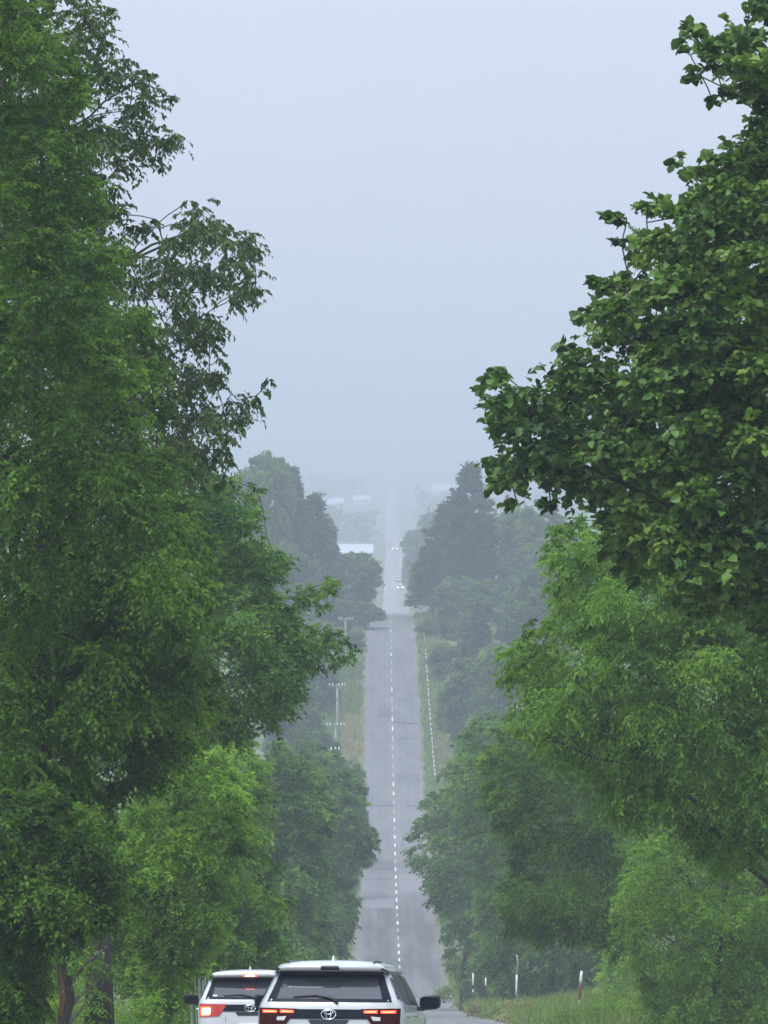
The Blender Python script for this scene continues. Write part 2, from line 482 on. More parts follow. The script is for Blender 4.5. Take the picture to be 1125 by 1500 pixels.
def strip(name, y0, y1, off0, off1, lift, mat, parent, n=2, jag=0.0):
    yy = np.linspace(y0, y1, n)
    uu = np.linspace(off0, off1, 4)
    P = np.zeros((n, 4, 3)); P[:, :, 1] = yy[:, None]
    P[:, :, 0] = xroad(yy)[:, None] + uu[None, :]
    # follow the road's own facets
    zz = np.interp(yy, yr, zroad(yr))
    P[:, :, 2] = zz[:, None] + 0.03 * (1 - (uu[None, :] / W0) ** 2) + lift
    if jag: P[:, :, 1] += rng.normal(0, jag, (1, 4))
    b = MB().grid(P)
    return b.build(name, mat, parent)

# gravel shoulders, one each side
for s, nm in ((-1, 'left'), (1, 'right')):
    y2 = ys[(ys > -60) & (ys < 1300)]
    P = np.zeros((len(y2), 4, 3)); uu = np.array([2.95, 3.2, 3.4, 3.6])
    ex = np.zeros((len(y2), 4)); ex[:, 3] = rng.normal(0, 0.15, len(y2))
    P[:, :, 0] = xroad(y2)[:, None] + s * (uu[None, :] + ex)
    P[:, :, 1] = y2[:, None]
    P[:, :, 2] = ground_z(P[:, :, 0], P[:, :, 1]) + 0.03
    sh = grid_mesh('road_shoulder', P, M['gravel']); tag(sh, f'pale gravel shoulder along the {nm} edge of the road', kind='structure')

# centre line dashes: 5 m paint, 5 m gap
y = 58.0
k = 0
dash_rng = random.Random(5)
M['line_worn'] = simple('line_paint_worn', (0.32, 0.32, 0.31), 0.8, noise=0.35, scale=4)
while y < 1010:
    if y < 1010 or y > 1300:
        step = 10.0
        strip('lane_dash', y + dash_rng.uniform(0, .4), y + 5.0 - dash_rng.uniform(0, .6), -0.07 + dash_rng.uniform(-.015, .01), 0.07 + dash_rng.uniform(-.015, .01), 0.012, M['line_worn'] if dash_rng.random() < .45 else M['line'], road, n=3)
    y += 10.0 if y < 1010 else 20.0
for (y0, y1, o0, o1, v) in [(486, 512, -3.0, -.3, .060), (612, 634, .25, 3.05, .15), (640, 652, -3.0, -.25, .085), (742, 752, .3, 3.0, .10), (812, 822, -3.0, -.2, .09), (590, 603, -2.9, -.3, .15), (300, 330, .3, 2.9, .11), (868, 880, -2.9, 2.9, .10)]:
    pm = simple('asphalt_patch', (v, v, v * 1.02), 0.8, noise=0.2, scale=2)
    strip('asphalt_patch', y0, y1, o0, o1, 0.003, pm, road, n=8, jag=0.1)
# sealed cracks and joints across the lanes
for (yy, o0, o1, wd) in [(268, -3.1, 3.1, .22), (300, .2, 3.2, .3), (333, 0.1, 3.1, .35), (392, -3.0, 3.0, .3), (455, -1.0, 3.2, .9), (716, -3.1, 3.1, .9),
                         (628, -3.0, -.4, .8), (640, -3.0, 0, .6), (661, -3.0, -0.6, .5), (806, .2, 3.1, .9), (790, .8, 3.0, .6), (768, .6, 3.1, .7),
                         (830, -2.8, 3.0, .6), (897, -3, 3, .5), (574, 0, 3, .3)]:
    strip('crack_seal', yy, yy + wd, o0, o1, 0.006, M['crack'], road, n=2, jag=0.25)

# side road mouth and a lay-by where the left car stands
lb = np.zeros((12, 4, 3)); yy = np.linspace(70, 150, 12); uu = np.array([-8.0, -6.2, -4.6, -3.3])
for i, q in enumerate(yy):
    wq = min(1, (q - 70) / 14, (150 - q) / 14)
    lb[i, :, 0] = 1.5 - 3.15 + (uu + 3.3) * max(0.02, wq) ; lb[i, :, 1] = q
    lb[i, :, 2] = ground_z(1.5 - 3.15, q) + 0.03 
tag(grid_mesh('lay_by', lb, M['gravel']), 'gravel lay-by beside the left lane under the trees', kind='structure')


# ------------------------------------------------------------------ haze
def make_haze():
    b = MB().box((0, 4550, -8), (3000, 9900, 84))
    o = b.build('haze', None)
    m = bpy.data.materials.new('haze'); m.use_nodes = True
    nt = m.node_tree; nt.nodes.clear()
    out = nt.nodes.new('ShaderNodeOutputMaterial'); pv = nt.nodes.new('ShaderNodeVolumePrincipled')
    pv.inputs['Density'].default_value = HAZE_DENSITY
    pv.inputs['Color'].default_value = (0.59, 0.64, 0.725, 1)
    pv.inputs['Anisotropy'].default_value = 0.0
    nt.links.new(pv.outputs[0], out.inputs['Volume'])
    o.data.materials.clear(); o.data.materials.append(m)
    tag(o, 'pale blue grey mist filling the valley', kind='stuff')


make_haze()


# ------------------------------------------------------------------ foliage
def leaves_mesh(name, base, dirn, nrm, length, width, tint, fold=0.25, rounded=False):
    """one folded diamond of two triangles per leaf"""
    n = len(base)
    side = np.cross(dirn, nrm); side /= (np.linalg.norm(side, axis=1, keepdims=True) + 1e-9)
    up = np.cross(side, dirn)
    L = length[:, None]; Wd = width[:, None]
    mid = base + dirn * L * 0.45 + up * Wd * fold
    if rounded:
        V = np.empty((n, 6, 3), np.float32)
        V[:, 0] = base; V[:, 3] = base + dirn * L - up * L * 0.12
        a = base + dirn * L * 0.26 + up * Wd * fold * .8; c = base + dirn * L * 0.68 + up * Wd * fold * .7
        V[:, 1] = a + side * Wd * .42; V[:, 2] = c + side * Wd * .40; V[:, 4] = c - side * Wd * .40; V[:, 5] = a - side * Wd * .42
        i = np.arange(n, dtype=np.int32)[:, None] * 6
        T = np.concatenate([i + [0, 1, 2], i + [0, 2, 3], i + [0, 3, 4], i + [0, 4, 5]], 1).reshape(-1, 3)
        return mesh_np(name, V.reshape(-1, 3), T, tint=np.repeat(tint, 4))
    V = np.empty((n, 4, 3), np.float32)
    V[:, 0] = base; V[:, 1] = mid + side * Wd * 0.5
    V[:, 2] = base + dirn * L - up * L * 0.08; V[:, 3] = mid - side * Wd * 0.5
    i = np.arange(n, dtype=np.int32)[:, None] * 4
    T = np.concatenate([i + [0, 1, 2], i + [0, 2, 3]], 1).reshape(-1, 3)
    return mesh_np(name, V.reshape(-1, 3), T, tint=np.repeat(tint, 2))


def unit(v): return v / (np.linalg.norm(v, axis=-1, keepdims=True) + 1e-9)


def poly_dist(P, poly):
    """signed distance (inside positive) of points P (n,2) to a polygon"""
    A = np.asarray(poly, float); B = np.roll(A, -1, 0)
    d = np.full(len(P), 1e9); inside = np.zeros(len(P), bool)
    for a, b in zip(A, B):
        ab = b - a; t = np.clip(((P - a) @ ab) / (ab @ ab + 1e-9), 0, 1)
        d = np.minimum(d, np.linalg.norm(P - (a + t[:, None] * ab), axis=1))
        cond = (a[1] > P[:, 1]) != (b[1] > P[:, 1])
        xi = (b[0] - a[0]) * (P[:, 1] - a[1]) / (b[1] - a[1] + 1e-12) + a[0]
        inside ^= cond & (P[:, 0] < xi)
    return np.where(inside, d, -d)


def clump_centres(rng, poly, depth, n, rmin, rmax, shell=0.4):
    """clump centres spread through the solid whose front outline is poly"""
    A = np.asarray(poly, float)
    lo, hi = A.min(0), A.max(0)
    C, K = [], n * 14
    P = lo + rng.random((K * 4, 2)) * (hi - lo)
    d = poly_dist(P, A); ok = d > rmin * 0.45
    P, d = P[ok][:K], d[ok][:K]
    dm = max(d.max(), 1e-3)
    half = depth * np.sqrt(np.clip(d / (0.75 * dm), 0, 1) * (2 - np.clip(d / (0.75 * dm), 0, 1)))
    yy = np.sign(rng.random(len(P)) - .5) * half * rng.random(len(P)) ** shell
    Q = np.stack([P[:, 0], yy, P[:, 1]], 1)
    r = np.clip(d * 0.85 + 0.05, rmin, rmax) * rng.uniform(.75, 1.15, len(P))
    # thin out: keep those not crowding one another
    sel = []
    fac = 1.15
    while True:
        sel = []
        for i in range(len(Q)):
            if sel:
                s = np.array(sel)
                if (np.linalg.norm(Q[s] - Q[i], axis=1) < fac * 0.5 * (r[s] + r[i])).any(): continue
            sel.append(i)
            if len(sel) >= n: break
        if len(sel) >= n * 0.9 or fac < 0.35: break
        fac *= 0.85
    sel = np.array(sel)
    return Q[sel], r[sel]


def foliage(rng, C, r, twigs, per, leaf, wid, droop=0.4, flat=0.55, hang=0.3, centre=None, jit=0.35, extra_dirs=None):
    """returns leaf arrays and twig polylines"""
    n = len(C)
    cnt = np.maximum(2, (twigs * r ** 2 / (r ** 2).sum())).astype(int)
    idx = np.repeat(np.arange(n), cnt)
    m = len(idx)
    d = rng.normal(size=(m, 3)); d[:, 2] *= flat; d = unit(d)
    if centre is not None:
        out = unit(C - centre)[idx]
        d = unit(d + 0.55 * out)
    R_ = r[idx]
    st = C[idx] + rng.normal(size=(m, 3)) * R_[:, None] * 0.22
    Ln = R_ * rng.uniform(.6, 1.15, m)
    tw_t = rng.normal(0, .15, m)
    cl_t = rng.normal(0, .20, n)
    t = (np.arange(per) + rng.random((m, per))) / per
    t = 0.12 + 0.88 * t
    P = st[:, None, :] + d[:, None, :] * (Ln[:, None] * t)[..., None]
    P[..., 2] -= droop * Ln[:, None] * t ** 2
    tang = unit(np.stack([np.broadcast_to(d[:, None, 0], t.shape), np.broadcast_to(d[:, None, 1], t.shape), d[:, None, 2] - 2 * droop * t], -1))
    sd = unit(np.cross(tang, np.array([0, 0, 1.0]) + rng.normal(size=tang.shape) * .25))
    alt = np.where((np.arange(per) % 2) == 0, 1.0, -1.0)[None, :, None] * np.ones((m, 1, 1))
    ld = tang * rng.uniform(.2, .9, (m, per, 1)) + sd * alt * rng.uniform(.5, 1.0, (m, per, 1)) + rng.normal(size=tang.shape) * jit
    ld[..., 2] -= hang
    ld = unit(ld)
    nn = unit(np.array([0, 0, 1.0]) + rng.normal(size=tang.shape) * 0.55)
    L = leaf * rng.uniform(.65, 1.25, (m, per)); Wd = L * wid * rng.uniform(.8, 1.2, (m, per))
    tint = 0.5 + rng.normal(0, .14, (m, per)) + tw_t[:, None] + cl_t[idx][:, None] + 0.10 * (t - .5)
    twl = (st, d, Ln, droop)
    f = lambda a: a.reshape(-1, *a.shape[2:])
    return f(P), f(ld), f(nn), f(L), f(Wd), np.clip(f(tint), 0, 1.0), twl


def twig_mesh(name, twl, rad, frac=1.0, rng=None):
    st, d, Ln, droop = twl
    if frac < 1: 
        k = rng.random(len(st)) < frac; st, d, Ln = st[k], d[k], Ln[k]
    m = len(st); ts = [0, .5, 1.0]
    a = unit(np.cross(d, [0.1, 0.3, 1.0])); b = unit(np.cross(d, a))
    V = np.empty((m, 3, 3, 3), np.float32)
    for i, t in enumerate(ts):
        p = st + d * (Ln * t)[:, None]; p = p.copy(); p[:, 2] -= droop * Ln * t * t
        rr = rad * (1 - .7 * t)
        for k in range(3):
            V[:, i, k] = p + rr * (a * math.cos(2.0944 * k) + b * math.sin(2.0944 * k))
    base = np.arange(m)[:, None] * 9
    fs = []
    for i in range(2):
        for k in range(3):
            fs.append(base + np.array([i * 3 + k, i * 3 + (k + 1) % 3, (i + 1) * 3 + (k + 1) % 3, (i + 1) * 3 + k]))
    return mesh_np(name, V.reshape(-1, 3), np.stack(fs, 1).reshape(-1, 4))


def curve(a, b, sag=0.15, n=6, rng=None, wob=0.05):
    t = np.linspace(0, 1, n)[:, None]
    p = a + (b - a) * t
    L = np.linalg.norm(b - a)
    p[:, 2] += sag * .5 * L * np.sin(math.pi * t[:, 0]) 
    if rng is not None and n > 2:
        p[1:-1] += rng.normal(size=(n - 2, 3)) * wob * L * 0.35
    return p


def limbs(rng, C, r, base, top, trunk_r, n_main=10, n_seg=9, poly=None):
    """trunk tube and main limbs to spread-out clumps, thin branches to the rest"""
    trunk = MB(); br = MB()
    t = np.linspace(0, 1, n_seg)[:, None]
    tp = base + (top - base) * t
    tp[1:, :2] += np.cumsum(rng.normal(0, trunk_r * 0.45, (n_seg - 1, 2)), 0)
    tr = trunk_r * (1 - 0.93 * t[:, 0]); tr[0] *= 1.3
    trunk.tube(tp, tr, 10)
    pts = [tp[2:]]; rads = [tr[2:]]; skipped = set()
    far = [int(np.argmax(np.linalg.norm(C - tp[n_seg // 2], axis=1)))]
    while len(far) < min(n_main, len(C)):
        dd = np.min([np.linalg.norm(C - C[i], axis=1) for i in far], axis=0)
        far.append(int(np.argmax(dd)))
    for i in far:
        c = C[i]
        hor = np.linalg.norm(c[:2] - tp[:, :2], axis=1)
        want = c[2] - 0.55 * hor.mean()
        j = int(np.clip(np.argmin(np.abs(tp[:, 2] - want)), 2, n_seg - 1))
        p = curve(tp[j], c, 0.08, 8, rng, .03)
        if poly is not None and (poly_dist(p[2:, [0, 2]], poly) < -0.02).any(): skipped.add(i); continue
        q = np.linspace(min(tr[j] * 0.55, trunk_r * .4), 0.012, 8)
        br.tube(p, q, 6); pts.append(p[1:]); rads.append(q[1:])
    allp = np.concatenate(pts); allr = np.concatenate(rads)
    for i in range(len(C)):
        if i in far and i not in skipped: continue
        c = C[i]
        dd = np.linalg.norm(allp - c, axis=1) + 0.8 * np.clip(allp[:, 2] - c[2], 0, None)
        for j in np.argsort(dd)[:40:3]:
            p = curve(allp[j], c, 0.04, 4, rng)
            if poly is None or (poly_dist(p[:, [0, 2]], poly) > -0.01).all(): break
        else: continue
        allp = np.concatenate([allp, p[1:]]); allr = np.concatenate([allr, np.full(3, .012)])
        br.tube(p, np.linspace(min(allr[j] * .6, .03), 0.008, 4), 4)
    return trunk, br


def local_poly(pts, d, base):
    """photograph outline -> metres in the tree's own upright plane"""
    return [((px - CX) / F * d - base[0], -(py - HY) / F * d - base[2]) for px, py in pts]


STAT = {'leaves': 0}


def outline_tree(name, label, cat, group, pts, d, base_px, depth, clumps, rmm, twigs, per, leaf, wid, mat, droop=.4, flat=.55, hang=.3,
                 trunk_r=0.16, top_py=None, seed=1, bark='bark', twig_r=0.004, twig_frac=1.0, lean=0.0, jit=.35, n_main=10, shell=.4, rounded=False):
    rng = np.random.default_rng(seed)
    X = (base_px - CX) / F * d
    base = np.array([X, d, float(ground_z(X, d))])
    root = empty(name, base, label, cat, group)
    poly = local_poly(pts, d, base)
    C, r = clump_centres(rng, poly, depth, clumps, *rmm, shell=shell)
    ctr = C.mean(0)
    P, D, Nn, L, Wd, T, twl = foliage(rng, C, r, twigs, per, leaf, wid, droop, flat, hang, ctr, jit)
    STAT['leaves'] += len(P)
    cr = link('crown', leaves_mesh('crown', P, D, Nn, L, Wd, T, rounded=rounded), root, M[mat]); cr['kind'] = 'stuff'
    zs = [q[1] for q in poly]; xs = [q[0] for q in poly]
    topz = max(zs) - 0.25 * (max(zs) - min(zs)) if top_py is None else -(top_py - HY) / F * d - base[2]
    tx = ctr[0] * 0.6 + lean
    tr, br = limbs(rng, C, r, np.array([0, 0, -0.15]), np.array([tx, 0, topz]), trunk_r, n_main, poly=poly)
    tr.build('trunk', M[bark], root, smooth=True)
    br.build('branch', M['twig'], root, smooth=True)
    if twig_frac > 0:
        tw = link('twig', twig_mesh('twig', twl, twig_r, twig_frac, rng), root, M['twig']); tw['kind'] = 'stuff'
    return root, (P, D, Nn, L, Wd, T)


# --- left side, near to far
outline_tree('broadleaf_tree', 'tall tree at left with dark drooping leaves standing out against the pale sky', 'tree', None,
             [(-60, -160), (120, -160), (165, -20), (178, 20), (205, 95), (245, 120), (262, 135), (312, 158), (308, 200), (268, 245), (212, 255), (200, 290), (235, 318),
              (262, 300), (285, 250), (330, 285), (392, 325), (403, 385), (385, 440), (352, 462), (330, 500), (332, 530), (403, 540), (385, 590), (352, 640), (345, 712),
              (310, 720), (240, 690), (100, 690), (-60, 640)],
             96, 145, 2.2, 330, (0.13, 0.36), 4700, 10, 0.092, 0.52, 'leaf_dark', droop=.55, hang=.75, trunk_r=.20, seed=11, twig_r=.005, twig_frac=.6, lean=-.9)
outline_tree('fine_leaved_tree', 'big bright green fine leaved tree filling the left edge of the view', 'tree', None,
             [(-110, -190), (20, -190), (60, -60), (95, 40), (140, 110), (150, 175), (135, 235), (160, 300), (175, 345), (215, 400), (235, 470), (238, 560), (245, 640), (280, 700), (320, 790), (310, 900), (335, 1000), (310, 1060), (280, 1120), (220, 1160), (150, 1200), (-110, 1240)],
             84, 40, 2.4, 340, (0.22, 0.62), 13500, 13, 0.080, 0.50, 'leaf_fine', droop=.35, hang=.35, trunk_r=.13, seed=21, twig_frac=.12)
outline_tree('reaching_tree', 'tree at left whose lower boughs reach out toward the road above the power poles', 'tree', None,
             [(100, 620), (250, 640), (330, 690), (388, 700), (392, 790), (432, 820), (415, 868), (498, 832), (522, 850), (512, 882), (450, 905), (505, 920), (525, 955), (505, 980),
              (445, 1000), (448, 1022), (410, 1075), (330, 1092), (240, 1100), (150, 1130), (80, 900)],
             130, 230, 3.0, 200, (0.22, 0.75), 7600, 12, 0.105, 0.50, 'leaf_broad', droop=.25, hang=.2, trunk_r=.15, seed=31, twig_frac=.3)
outline_tree('lime_green_tree', 'light yellow green layered tree low on the left behind the stopped car', 'tree', None,
             [(290, 1060), (325, 1030), (350, 1060), (392, 1120), (402, 1180), (388, 1240), (425, 1300), (420, 1400), (380, 1450), (290, 1470), (120, 1440), (90, 1330), (150, 1240), (220, 1140)],
             165, 262, 3.0, 190, (0.35, 0.8), 5600, 11, 0.145, 0.48, 'leaf_lime', droop=.5, flat=.3, hang=.2, trunk_r=.2, seed=41, twig_frac=.3)
outline_tree('roadside_tree', 'mid green rounded tree between the lime green tree and the left road edge', 'tree', 'trees in the dip left of the road',
             [(355, 1120), (400, 1085), (450, 1095), (478, 1140), (490, 1210), (480, 1290), (488, 1400), (470, 1450), (370, 1450), (335, 1350), (330, 1200)],
             300, 410, 3.2, 130, (0.5, 1.1), 4500, 10, 0.22, 0.55, 'leaf_mid', trunk_r=.2, seed=51, twig_frac=0)
outline_tree('roadside_tree', 'tree overhanging the left lane in the dip, its leafy tip nearest the centre line', 'tree', 'trees in the dip left of the road',
             [(425, 1110), (455, 1082), (500, 1105), (545, 1150), (530, 1190), (554, 1225), (547, 1255), (520, 1280), (528, 1330), (512, 1385), (498, 1450), (430, 1450), (410, 1250)],
             410, 470, 3.6, 130, (0.5, 1.2), 4500, 10, 0.25, 0.55, 'leaf_mid', trunk_r=.22, seed=52, twig_frac=0)
outline_tree('understory_tree', 'shady small tree under the big crowns at the lower left corner', 'tree', None,
             [(-90, 1220), (60, 1230), (150, 1290), (165, 1370), (95, 1440), (85, 1560), (-90, 1580)],
             112, 40, 2.4, 90, (0.3, 0.7), 4200, 12, 0.085, 0.5, 'leaf_fine', trunk_r=.1, seed=61, twig_frac=.3)
outline_tree('understory_tree', 'leafy sapling between the two dark trunks and the stopped white car', 'tree', None,
             [(95, 1240), (200, 1190), (300, 1230), (325, 1330), (300, 1440), (300, 1520), (210, 1520), (180, 1420), (120, 1400)],
             140, 235, 2.0, 120, (0.3, 0.75), 5200, 12, 0.10, 0.52, 'leaf_lime', droop=.5, flat=.35, trunk_r=.12, seed=62, twig_frac=.3)

outline_tree('background_tree', 'dense tree standing in shade behind the big fine leaved tree at far left', 'tree', None,
             [(-120, 150), (80, 130), (190, 420), (250, 700), (240, 1000), (200, 1330), (60, 1400), (-120, 1420)],
             185, 30, 3.0, 130, (0.6, 1.2), 3200, 11, 0.20, 0.55, 'leaf_mid', trunk_r=.2, seed=63, twig_frac=0)
outline_tree('background_tree', 'dense tree behind the large leaved and willow like trees at far right', 'tree', None,
             [(930, 560), (1050, 330), (1230, 250), (1230, 1500), (940, 1450), (900, 1250), (860, 1000), (880, 760)],
             170, 1120, 3.0, 130, (0.6, 1.2), 3200, 11, 0.19, 0.55, 'leaf_mid', trunk_r=.2, seed=64, twig_frac=0)

outline_tree('understory_tree', 'leafy young tree hanging in front of the trunk tops at the lower left', 'tree', None,
             [(-90, 1150), (60, 1130), (140, 1170), (185, 1240), (190, 1320), (165, 1385), (120, 1372), (80, 1400), (70, 1500), (-90, 1540)],
             82, 15, 1.6, 120, (0.22, 0.5), 5000, 11, 0.080, 0.5, 'leaf_fine', droop=.4, trunk_r=.06, seed=65, twig_frac=.4)
outline_tree('understory_tree', 'bright green young tree low at left with layered sprays beside the dark foliage', 'tree', None,
             [(180, 1160), (250, 1110), (320, 1090), (365, 1150), (372, 1230), (335, 1290), (345, 1360), (300, 1400), (275, 1440), (250, 1540), (200, 1540), (215, 1400), (170, 1330)],
             116, 250, 1.7, 150, (0.22, 0.55), 5200, 11, 0.090, 0.48, 'leaf_lime', droop=.5, flat=.28, trunk_r=.07, seed=66, twig_frac=.3)

# --- right side, near to far
r1_root, r1 = outline_tree('large_leaved_tree', 'tree at upper right with large rounded leaves dark against the sky', 'tree', None,
             [(1230, -160), (1120, -150), (1092, -10), (1060, 15), (1052, 50), (1020, 40), (985, 12), (970, 40), (1008, 72), (985, 100), (1020, 122), (1055, 165), (1085, 205), (1055, 222),
              (1010, 218), (972, 245), (998, 275), (968, 290), (905, 298), (878, 312), (885, 345), (925, 385), (868, 408), (848, 460), (850, 500), (800, 492), (800, 520), (812, 545), (790, 560), (745, 535), (708, 530),
              (712, 600), (720, 660), (728, 700), (755, 745), (798, 765), (835, 735), (880, 745), (905, 830), (990, 890), (1120, 930), (1230, 960)],
             74, 1290, 2.6, 340, (0.13, 0.42), 5200, 9, 0.112, 0.82, 'leaf_round', droop=.12, flat=.35, hang=.08, trunk_r=.14, seed=71, twig_r=.005, twig_frac=.55, jit=.35, rounded=True)
outline_tree('willow_like_tree', 'light green tree with hanging narrow leaves below the large leaved boughs on the right', 'tree', None,
             [(800, 770), (850, 750), (1000, 760), (1220, 800), (1220, 1340), (1130, 1240), (1050, 1285), (975, 1190), (905, 1240), (860, 1140), (800, 1120), (745, 1062), (752, 1010), (724, 985), (738, 950), (775, 925), (800, 880), (788, 830)],
             105, 1190, 2.8, 250, (0.22, 0.62), 9500, 13, 0.095, 0.42, 'leaf_willow', droop=.5, hang=.5, flat=.5, trunk_r=.15, seed=81, twig_frac=.15)
outline_tree('roadside_tree', 'dense dark green tree on the right bank above the snow poles', 'tree', 'trees along the right bank',
             [(668, 1110), (672, 1075), (700, 1052), (760, 1030), (860, 1080), (940, 1200), (960, 1350), (930, 1500), (840, 1500), (760, 1475), (700, 1420), (690, 1300), (672, 1220), (655, 1160)],
             330, 815, 3.8, 230, (0.5, 1.25), 5200, 11, 0.23, 0.52, 'leaf_mid', droop=.35, trunk_r=.2, seed=91, twig_frac=.15)
outline_tree('roadside_tree', 'yellowish green tree low at the right edge behind the tall grass', 'tree', 'trees along the right bank',
             [(880, 1170), (1000, 1130), (1220, 1100), (1220, 1620), (900, 1600), (900, 1480), (872, 1440), (862, 1340), (870, 1240)],
             255, 1010, 3.6, 210, (0.5, 1.1), 4600, 11, 0.20, 0.52, 'leaf_lime', droop=.4, trunk_r=.17, seed=92, twig_frac=.3)
outline_tree('overhanging_tree', 'tree leaning from the right bank over the road with its tip at the centre line', 'tree', 'trees in the dip right of the road',
             [(612, 1190), (622, 1165), (650, 1150), (640, 1120), (700, 1090), (760, 1180), (770, 1440), (720, 1475), (668, 1455), (650, 1400), (645, 1345), (615, 1300), (590, 1262), (588, 1235), (600, 1215)],
             410, 680, 3.6, 140, (0.45, 1.1), 5000, 10, 0.23, 0.55, 'leaf_mid', trunk_r=.22, seed=93, twig_frac=0)
outline_tree('roadside_tree', 'bushy tree filling the right bank behind the bent snow pole', 'tree', 'trees along the right bank',
             [(700, 1220), (760, 1200), (850, 1260), (900, 1400), (880, 1500), (780, 1480), (720, 1462), (690, 1330)],
             350, 770, 2.6, 110, (0.4, 0.9), 2800, 10, 0.24, 0.55, 'leaf_mid', trunk_r=.16, seed=94, twig_frac=0)

outline_tree('roadside_tree', 'fresh green tree under the willow like one, its foot hidden behind the red banded pole', 'tree', 'trees along the right bank',
             [(700, 1110), (735, 1060), (800, 1050), (900, 1120), (960, 1250), (945, 1395), (885, 1380), (800, 1375), (745, 1385), (725, 1310), (742, 1250), (705, 1180)],
             188, 965, 2.4, 160, (0.3, 0.85), 6500, 11, 0.112, 0.5, 'leaf_fine', droop=.4, trunk_r=.16, seed=95, twig_frac=0)
outline_tree('roadside_tree', 'bright leafy tree filling the lower right corner below the willow like tree', 'tree', 'trees along the right bank',
             [(930, 1200), (1010, 1150), (1220, 1120), (1220, 1540), (960, 1510), (930, 1440), (885, 1400), (905, 1290)],
             150, 1040, 2.4, 160, (0.28, 0.75), 6000, 11, 0.10, 0.5, 'leaf_lime', droop=.4, flat=.4, trunk_r=.12, seed=96, twig_frac=.2)


# the largest leaves of the upper right tree, each a leaf of its own, at the ends of its road-side boughs
def big_leaves():
    rng = np.random.default_rng(5)
    P, D, Nn, L, Wd, T = r1
    score = -P[:, 0] + 0.35 * rng.random(len(P)) - 0.25 * P[:, 2] * 0  # toward the road
    # per height band keep the outermost ones
    band = np.floor(P[:, 2] / 0.35).astype(int)
    pick = []
    for b in np.unique(band):
        i = np.where(band == b)[0]
        pick += list(i[np.argsort(-score[i])[:16]])
    pick = np.array(pick); rng.shuffle(pick); pick = pick[:290]
    # an ovate leaf, 12 triangles, folded along the midrib and curled at the tip
    prof = [(0, 0.0), (.18, .32), (.42, .50), (.68, .40), (.88, .18), (1.0, 0.0)]
    V, Fc = [], []
    for x, w in prof: V.append((x, 0, -0.10 * x * x))
    for x, w in prof[1:-1]:
        V.append((x, w, 0.16 * w - 0.12 * x * x)); 
    for x, w in prof[1:-1]:
        V.append((x, -w, 0.16 * w - 0.12 * x * x))
    l0, r0 = 6, 10
    Fc += [(0, 1, l0), (0, r0, 1), (4, 5, l0 + 3), (4, r0 + 3, 5)]
    for k in range(3):
        Fc += [(k + 1, k + 2, l0 + k + 1, l0 + k), (k + 2, k + 1, r0 + k, r0 + k + 1)]
    shapes = []
    for s in range(4):
        V2 = [(x * 1.0, y * (0.85 + .1 * s) + 0.03 * math.sin(6 * x + s), z - 0.05 * s * x * x) for x, y, z in V]
        me = bpy.data.meshes.new('leaf'); me.from_pydata(V2, [], Fc); me.materials.append(M['leaf_round'])
        a = me.attributes.new('tint', 'FLOAT', 'FACE'); a.data.foreach_set('value', [0.35 + 0.1 * s] * len(me.polygons))
        me.update(); shapes.append(me)
    for q, i in enumerate(pick):
        x = Vector(D[i]); n = Vector(Nn[i]); y = n.cross(x).normalized(); z = x.cross(y)
        m = Matrix((x, y, z)).transposed().to_4x4()
        o = bpy.data.objects.new('leaf', shapes[q % 4]); COL.objects.link(o); o.parent = r1_root
        sc = float(L[i]) * 1.15
        o.matrix_basis = Matrix.Translation(Vector(P[i]) + Vector((-0.02, -0.02, 0.0))) @ m @ Matrix.Scale(sc, 4)


big_leaves()

# dark trunks and a torn one at lower left (they stand under the big crowns)
def bare_trunk(px, py_top, d, r, name, label, torn=False, seed=1):
    rng = np.random.default_rng(seed)
    X = (px - CX) / F * d; z0 = float(ground_z(X, d)); top = -(py_top - HY) / F * d - z0
    root = empty(name, (X, d, z0), label, 'tree', None)
    t = np.linspace(0, 1, 9)[:, None]
    p = np.array([0, 0, -.15]) + np.array([rng.uniform(-.15, .15), 0, top + .15]) * t
    p[1:, :2] += np.cumsum(rng.normal(0, .02, (8, 2)), 0)
    b = MB().tube(p, r * (1.15 - .35 * t[:, 0]), 12)
    b.build('trunk', M['bark'], root, smooth=True)
    if torn:
        s = MB()
        for k in range(5):
            a = rng.uniform(0, 6.28); q = p[4:8].copy(); q[:, 0] += r * 1.0 * math.cos(a); q[:, 1] -= abs(r * 1.02 * math.sin(a)); q[-1, 2] += rng.uniform(0, .15)
            s.tube(q, [.006, .018, .016, .004], 4)
        s.build('torn_bark', M['bark_torn'], root)
        s = MB().tube([p[-1] + [0, 0, -.1], p[-1] + [-.02, -.02, .08], p[-1] + [.03, 0, .18]], [r * .75, r * .45, .01], 7); s.build('broken_top', M['bark_torn'], root)
    br = MB()
    for k in range(4):
        h = p[3 + k]; a = rng.uniform(-1, 1); e = h + np.array([a * .8, rng.uniform(-.3, .3), rng.uniform(.2, .7)])
        br.tube(curve(h, e, .05, 5, rng), np.linspace(.03, .006, 5), 5)
    br.build('branch', M['bark_pale'], root)
    # ivy-like shoots near its top
    C = np.array([[rng.uniform(-.5, .5), rng.uniform(-.3, .3), top * rng.uniform(.78, 1.05)] for _ in range(8)]); rr = np.full(8, .3)
    P, D, Nn, L, Wd, T, tw = foliage(rng, C, rr, 90, 9, .07, .5)
    c = link('shoots', leaves_mesh('shoots', P, D, Nn, L, Wd, T), root, M['leaf_fine']); c['kind'] = 'stuff'


bare_trunk(107, 1395, 92, .10, 'broken_tree', 'slim broken trunk with torn orange brown bark at the lower left', True, 3)


